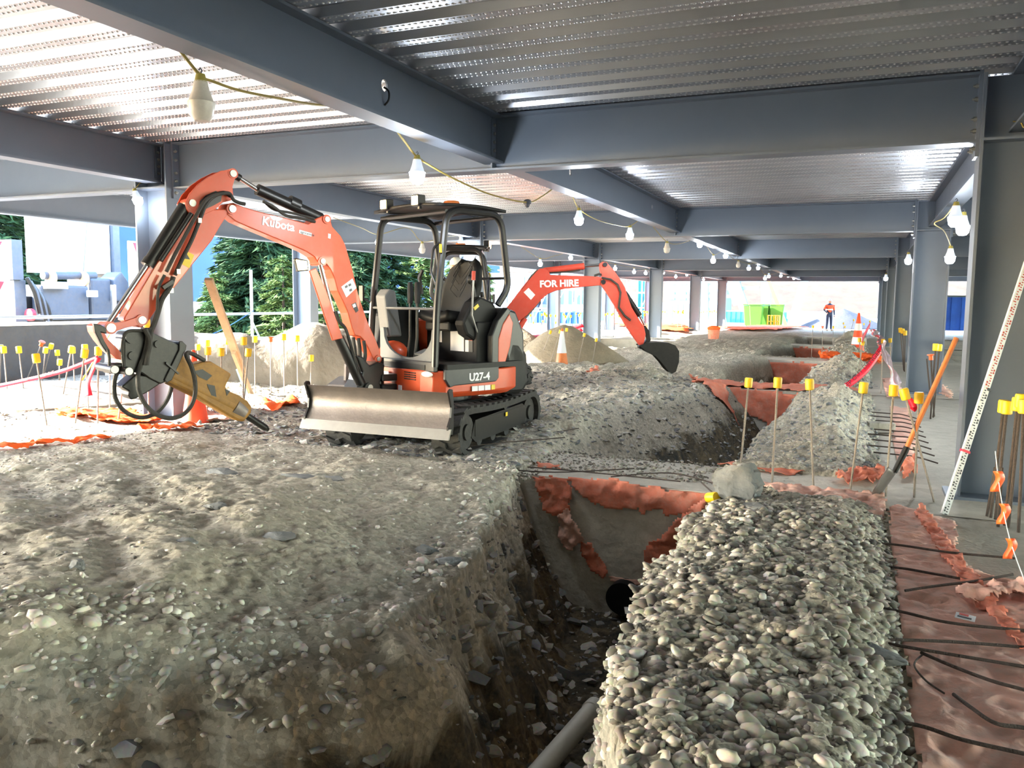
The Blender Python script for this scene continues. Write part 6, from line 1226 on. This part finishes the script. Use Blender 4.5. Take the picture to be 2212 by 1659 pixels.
# ------------------------------------------------------------------ trees
def leafmat(name, a, b, c):
    m, nt, bs = NT(name); N = nt.nodes; L = nt.links; at = N.new('ShaderNodeAttribute'); at.attribute_name = 'tone'
    r = N.new('ShaderNodeValToRGB'); e = r.color_ramp.elements; e.new(.5); 
    for k, q in enumerate((a, b, c)): e[k].position = k/2; e[k].color = S(q)
    L.new(at.outputs['Fac'], r.inputs[0]); L.new(r.outputs[0], bs.inputs['Base Color']); bs.inputs['Roughness'].default_value = .8; bs.inputs['Specular IOR Level'].default_value = .2
    return m
M['leafd'] = leafmat('dark_needles', (16, 32, 20), (34, 58, 34), (66, 90, 48)); M['leafl'] = leafmat('light_needles', (44, 62, 30), (76, 98, 48), (116, 130, 74))
M['bark'] = mat('bark', (74, 62, 52), .9, var=.2)
def conifer(x, y, z0, H, R, label, m='leafd', seed=0, n=9000, dens=1.):
    rg = np.random.default_rng(seed); t = empty('conifer', (x, y, z0), 0, label, 'tree', None)
    MB().cyl((0, 0, -.5), (0, 0, H*.97), .035*H*.5, 8, .02).build('trunk', M['bark'], t)
    nb = int(16*H/2.2*dens); V = []; 
    # drooping boughs carrying flat sprays
    cnt = max(12, int(n/nb)); br = []
    for i in range(nb):
        h = H*(.06+.92*(i/nb)**.9); L_ = R*(1-(h/H))**.75*rg.uniform(.75, 1.12)+.15; a = i*2.399+rg.uniform(-.4, .4)
        s = rg.uniform(.12, 1, cnt)**.7; sp = (rg.uniform(-1, 1, cnt))*(.34*L_)*(1-s*.6); droop = -.28*s**1.6*L_+.10*s*L_
        px = np.cos(a)*s*L_-np.sin(a)*sp; py = np.sin(a)*s*L_+np.cos(a)*sp; pz = h+droop+rg.normal(0, .05*L_, cnt); br.append(np.stack([px, py, pz, s, np.full(cnt, a)], -1))
    P = np.concatenate(br); k = len(P); w = (H*.0085)*rg.uniform(.6, 1.5, k); ln = w*4.5; an = P[:, 4]+rg.normal(0, .6, k); tl = rg.normal(-.25, .25, k)
    dx = np.stack([np.cos(an)*np.cos(tl), np.sin(an)*np.cos(tl), np.sin(tl)], -1); ro = rg.uniform(-.9, .9, k); sy = np.stack([-np.sin(an)*np.cos(ro), np.cos(an)*np.cos(ro), np.sin(ro)], -1)
    c = P[:, :3]; Q_ = np.stack([c-dx*ln[:, None]*.5, c+sy*w[:, None]*.5-dx*ln[:, None]*.1, c+dx*ln[:, None]*.6, c-sy*w[:, None]*.5-dx*ln[:, None]*.1], 1)
    me = bpy.data.meshes.new('needles'); me.vertices.add(k*4); me.vertices.foreach_set('co', Q_.astype(np.float32).ravel()); me.loops.add(k*4); me.loops.foreach_set('vertex_index', np.arange(k*4, dtype=np.int32))
    me.polygons.add(k); me.polygons.foreach_set('loop_start', np.arange(0, k*4, 4, dtype=np.int32)); me.polygons.foreach_set('loop_total', np.full(k, 4, dtype=np.int32)); me.update()
    at = me.attributes.new('tone', 'FLOAT', 'POINT'); at.data.foreach_set('value', np.repeat(np.clip(rg.uniform(0, .8, k)*.6+P[:, 3]*.4, 0, 1), 4).astype(np.float32)); me.materials.append(M[m])
    o = bpy.data.objects.new('foliage', me); COL.objects.link(o); o.parent = t; return t
def tpx(u, Y, x=None): r = ray(u, 650); return r.x/r.y*Y
for i, (u, Y, z0, H, R, m, n, lb) in enumerate(((70, 24, -3, 11.5, 4.6, 'leafd', 16000, 'large dark conifer at the far left behind the truck'), (-30, 20, -3, 10.5, 4, 'leafd', 9000, 'dark conifer cut by the left edge'), (570, 27, -5, 11.5, 4.2, 'leafd', 20000, 'tall dark conifer filling the gap beside the nearest left column'),
    (470, 25, -3.5, 6.2, 2.1, 'leafl', 9000, 'lower light green conifer left of the tall dark one'), (612, 21, -2.6, 5.6, 1.7, 'leafl', 9000, 'pale yellow-green young conifer in front of the outer column'), (760, 27, -5, 10.8, 3.4, 'leafd', 16000, 'dark conifer seen between the boom and the canopy'), (835, 29, -5, 9.8, 3.2, 'leafd', 14000, 'broad conifer left of the canopy poles'),
    (700, 24, -3, 5.6, 1.8, 'leafl', 7000, 'light green young conifer under the digger boom'), (905, 33, -4, 10, 2.6, 'leafl', 9000, 'sunlit light green tree behind the canopy'), (520, 33, -6, 12, 4, 'leafd', 9000, 'dark conifer at the back of the cluster'), (1010, 40, -5, 11, 3.2, 'leafl', 7000, 'tree behind the seat of the nearest digger'))):
    x = tpx(u, Y); conifer(x, Y, z0, H, R, lb, m, 100+i, int(n*1.9), 1.5)
# mountain side, air haze put into its blue, and ground falling away outside
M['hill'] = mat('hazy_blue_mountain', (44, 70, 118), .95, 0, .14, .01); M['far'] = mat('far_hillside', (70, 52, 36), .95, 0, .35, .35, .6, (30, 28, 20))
def mnt(s, t):
    a = math.radians(-88+74*s); D = 700-150*t; rx = math.sin(a)*(1100-500*t*.0)*(1-.35*(1-t)); ry = math.cos(a)*1100*(1-.35*(1-t))
    return (rx, ry, -30+t*(330+60*math.sin(s*7)+35*math.sin(s*19))+12*math.sin(s*60+t*9))
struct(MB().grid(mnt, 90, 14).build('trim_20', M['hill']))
def hl(s, t):
    a = math.radians(-24+62*s); D = 95+85*t; return (math.sin(a)*D, math.cos(a)*D, -1+t*36+1.5*math.sin(s*31)*t+float(fbm(np.array([s*20]), np.array([t*6]), 1, 4, 90)[0])*3*t)
struct(MB().grid(hl, 120, 30).build('trim_21', M['far']))
# ------------------------------------------------------------------ far yard
def far(u0, v0, u1, v1, Y, name, m, label, cat, dy=1., split=None):
    a = aty(u0, v0, Y); b = aty(u1, v1, Y); t = MB().box((0, dy/2, 0), (abs(b.x-a.x), dy, abs(a.z-b.z))).build(name, M[m], smooth=False, bevel=.02); t.location = ((a.x+b.x)/2, Y, (a.z+b.z)/2); return tag(t, label, cat)
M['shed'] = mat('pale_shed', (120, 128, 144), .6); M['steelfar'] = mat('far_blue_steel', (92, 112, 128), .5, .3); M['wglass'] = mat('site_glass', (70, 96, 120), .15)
def fence_panels(u0, u1, v0, v1, Y, m, label, cat):
    a = aty(u0, v0, Y); b = aty(u1, v1, Y); t = empty('site_container', ((a.x+b.x)/2, Y, 0), 0, label, cat); w = b.x-a.x
    MB().box((0, .5, (a.z+b.z)/2), (w, 1, a.z-b.z)).build('wall', M[m], t, smooth=False)
    n = max(3, int(w/.35)); mb = MB()
    for k in range(n): mb.box((-w/2+w*(k+.5)/n, -.02, (a.z+b.z)/2), (w/n*.5, .06, (a.z-b.z)*.94))
    tag(mb.build('corrugation', M[m], t, smooth=False), kind='stuff'); MB().box((0, .5, a.z), (w+.05, 1.06, .08)).build('top_rail', M['steelfar'], t, smooth=False)
fence_panels(1140, 1262, 672, 700, 45, 'turqb', 'bright blue container beyond the outer columns', 'container'); fence_panels(1050, 1150, 668, 694, 47, 'turq', 'turquoise container behind the far digger', 'container')
fence_panels(1376, 1397, 600, 690, 62, 'turq', 'tall narrow turquoise hoarding right of the far digger arm', 'hoarding'); fence_panels(2030, 2090, 640, 715, 42, 'turqb', 'blue container seen between the right-hand columns', 'container')
fence_panels(1560, 1700, 672, 700, 66, 'turq', 'low turquoise fence behind the green bins', 'fence'); fence_panels(1420, 1490, 655, 690, 58, 'shed', 'small white site hut between two inner columns', 'hut')
# scaffolding towers
def scaffold(u0, u1, Y, label, lv=5, bays=4):
    a = aty(u0, 650, Y); b = aty(u1, 650, Y); t = empty('scaffold', ((a.x+b.x)/2, Y, 0), 0, label, 'scaffold'); w = b.x-a.x; st_ = MB(); lg = MB()
    for i in range(bays+1):
        for dy in (0, 1.4): MB().cyl((-w/2+w*i/bays, dy, 0), (-w/2+w*i/bays, dy, 1.+lv*1.1), .045, 6).build('standard', M['scaf'], t)
    for k in range(lv):
        for dy in (0, 1.4): MB().cyl((-w/2-.3, dy, 1.1+k*1.1), (w/2+.3, dy, 1.1+k*1.1), .04, 6).build('ledger', M['scaf'], t)
    for i in range(bays): MB().cyl((-w/2+w*i/bays, -.05, .3), (-w/2+w*(i+1)/bays, -.05, 2.2), .03, 6).build('brace', M['scaf'], t)
    for k in (1, 3): MB().box((0, .7, 1.15+k*1.1), (w, 1.2, .05)).build('deck_board', M['wood'], t, smooth=False)
scaffold(1085, 1255, 44, 'silver scaffold in front of the grey building behind the far digger', 5, 5); scaffold(1330, 1400, 60, 'scaffold between the far inner columns', 5, 3)
def building(u0, v0, u1, v1, Y, label, rows, cols, m='shed', wm='wglass'):
    a = aty(u0, v0, Y); b = aty(u1, v1, Y); t = empty('building', ((a.x+b.x)/2, Y, 0), 0, label, 'building'); w = b.x-a.x; h = a.z+1
    MB().box((0, 3, h/2-1), (w, 6, h)).build('wall', M[m], t, smooth=False)
    for i in range(cols):
        for j in range(rows):
            MB().box((-w/2+w*(i+.5)/cols, -.03, b.z+(a.z-b.z)*(j+.5)/rows), (w/cols*.6, .08, (a.z-b.z)/rows*.55)).build('window', M[wm], t, smooth=False)
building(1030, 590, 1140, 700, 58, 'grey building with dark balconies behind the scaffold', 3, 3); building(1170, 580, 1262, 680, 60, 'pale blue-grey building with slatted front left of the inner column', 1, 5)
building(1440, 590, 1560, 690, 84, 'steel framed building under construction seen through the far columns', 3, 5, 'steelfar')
# dark steel frame of the neighbouring block
t = empty('unfinished_building', (-19, 76, 0), 0, 'distant blue-grey steel frame with slanting columns beyond the bins', 'frame'); fo = Vector((-19, 76, 0))
def fb(u0, v0, u1, v1, r, nm='post', y=76, m='steelfar'): a = aty(u0, v0, y)-fo; b = aty(u1, v1, y)-fo; MB().bar(a, b, r, r).build(nm, M[m], t, smooth=False)
for q in ((1500, 598, 1500, 700, .5), (1525, 598, 1526, 700, .4), (1548, 598, 1552, 700, .4), (1655, 598, 1655, 670, .8), (1585, 600, 1610, 672, .8), (1570, 600, 1590, 660, .4)): fb(*q)
for q in ((1440, 610, 1650, 604, .35), (1440, 625, 1640, 622, .3), (1440, 640, 1600, 640, .3)): fb(*q[:4], q[4], 'beam')
t = MB().bar((0, 0, 0), aty(1706, 712, 62)-aty(1740, 600, 62), .55, .55).build('raking_strut', M['steelfar'], smooth=False); t.location = aty(1740, 600, 62); tag(t, 'thick grey slanting strut standing out in the far opening', 'strut')
t = MB().bar((0, 0, 0), aty(1700, 708, 60)-aty(1660, 606, 60), .22, .22).build('yellow_prop', M['yellow'], smooth=False); t.location = aty(1660, 606, 60); tag(t, 'thin yellow slanting prop beside the lamps at the far opening', 'prop')
# wheelie bins
def bin_(u, v, Y, label, rz=0):
    p = aty(u, v, Y); t = empty('wheelie_bin', (p.x, Y, 0), rz, label, 'bin', 'green bins at the far opening')
    vs = []
    for z, w in ((.08, .27), (1.15, .36)): vs += [(-w, -w*.9, z), (w, -w*.9, z), (w, w*.9, z), (-w, w*.9, z)]
    MB().add(vs, [(3, 2, 1, 0), (4, 5, 6, 7), (0, 1, 5, 4), (1, 2, 6, 5), (2, 3, 7, 6), (3, 0, 4, 7)]).build('tub', M['greenbin'], t, smooth=False, bevel=.03)
    MB().box((0, 0, 1.2), (.78, .74, .08)).build('lid', M['greenbin'], t, smooth=False, bevel=.03)
    for s_ in (-.22, .22): MB().cyl((s_-.03, .28, .1), (s_+.03, .28, .1), .1, 12).build('wheel', M['dblack'], t)
    t.scale = (1.15, 1.15, 1.2)
for i, (u, Y) in enumerate(((1620, 55), (1633, 54), (1646, 55), (1665, 56), (1678, 55))): bin_(u, 700, Y, f'{ORD[i]} from the left of the green wheelie bins at the far opening')
far(1765, 692, 1870, 706, 58, 'pallet_stack', 'wood', 'long pale stack of material behind the standing worker', 'stack'); far(1700, 672, 1785, 690, 62, 'site_van', 'white', 'white van shape beyond the far opening', 'van')
for i, (u0, u1) in enumerate(((1658, 1672), (1674, 1684))):
    p = aty(u0, 706, 52); q = aty(u1, 690, 52); t = empty('wire_cage', ((p.x+q.x)/2, 52, 0), 0, ['left', 'right'][i]+' yellow wire cage beside the green bins', 'cage')
    for z in (0.1, .45, .8): MB().box((0, 0, z), (q.x-p.x, .5, .03)).build('rail', M['cap'], t, smooth=False)
    for x in (-.5, 0, .5): MB().box((x*(q.x-p.x), 0, .45), (.04, .5, .75)).build('post', M['cap'], t, smooth=False)
p = atz(1541, 738, 0); t = empty('orange_tub', (p.x, p.y, 0), 0, 'orange tub with a cloth over it standing alone on the far ground', 'tub'); MB().lathe([(.19, 0), (.24, .5), (.26, .52), (.22, .54)], n=18).build('wall', M['fabric'], t); MB().ball((0, 0, .52), (.26, .26, .12), 14, 8).build('cloth', M['fabricb'], t)
# standing worker
p = Vector((-1.75, 50.5, .0)); t = empty('person', p, .5, 'worker in an orange hi-vis shirt, dark trousers and white helmet standing with hand on hip', 'person')
V = [(0, 0, .95), (0, 0, 1.2), (0, 0, 1.45), (0, 0, 1.53), (0, 0, 1.62), (-.2, 0, 1.43), (-.34, .0, 1.2), (-.20, -.08, 1.02), (.2, 0, 1.43), (.27, 0, 1.16), (.27, -.05, .90), (-.1, 0, .9), (-.12, -.02, .5), (-.13, .02, .08), (-.13, -.14, .04), (.1, 0, .9), (.13, .02, .5), (.15, .03, .08), (.15, -.13, .04)]
E_ = [(0, 1), (1, 2), (2, 3), (3, 4), (2, 5), (5, 6), (6, 7), (2, 8), (8, 9), (9, 10), (0, 11), (11, 12), (12, 13), (13, 14), (0, 15), (15, 16), (16, 17), (17, 18)]
skinned('body', V, E_, [(.15, .11), (.15, .11), (.17, .11), .055, .05, .07, .045, .035, .07, .045, .035, .095, .07, .05, .045, .095, .07, .05, .045], M['trouser'], t)
skinned('hi_vis_shirt', [V[i] for i in (0, 1, 2, 5, 6, 8, 9)], [(0, 1), (1, 2), (2, 3), (3, 4), (2, 5), (5, 6)], [(.165, .125), (.165, .125), (.185, .125), .085, .06, .085, .06], M['hivis'], t)
MB().lathe([(.182, 1.18), (.182, 1.25)], n=20).build('reflective_strip', M['hiviss'], t)
MB().ball((0, 0, 1.68), (.08, .1, .12), 14, 10).ball((0, -.1, 1.67), (.014, .02, .02), 6, 5).build('head', M['skin'], t); MB().lathe([(.14, 0), (.115, .012), (.11, .06), (.085, .11), (0, .14)], (0, 0, 1.71), 16).build('helmet', M['helmet'], t)
for x, y, z in ((-.19, -.12, 1.0), (.27, -.06, .84)): MB().ball((x, y, z), (.03, .045, .05), 8, 6).build('hand', M['skin'], t)
for x in (-.13, .15): MB().ball((x, -.06, .05), (.05, .14, .06), 10, 6).build('boot', M['wood'], t)
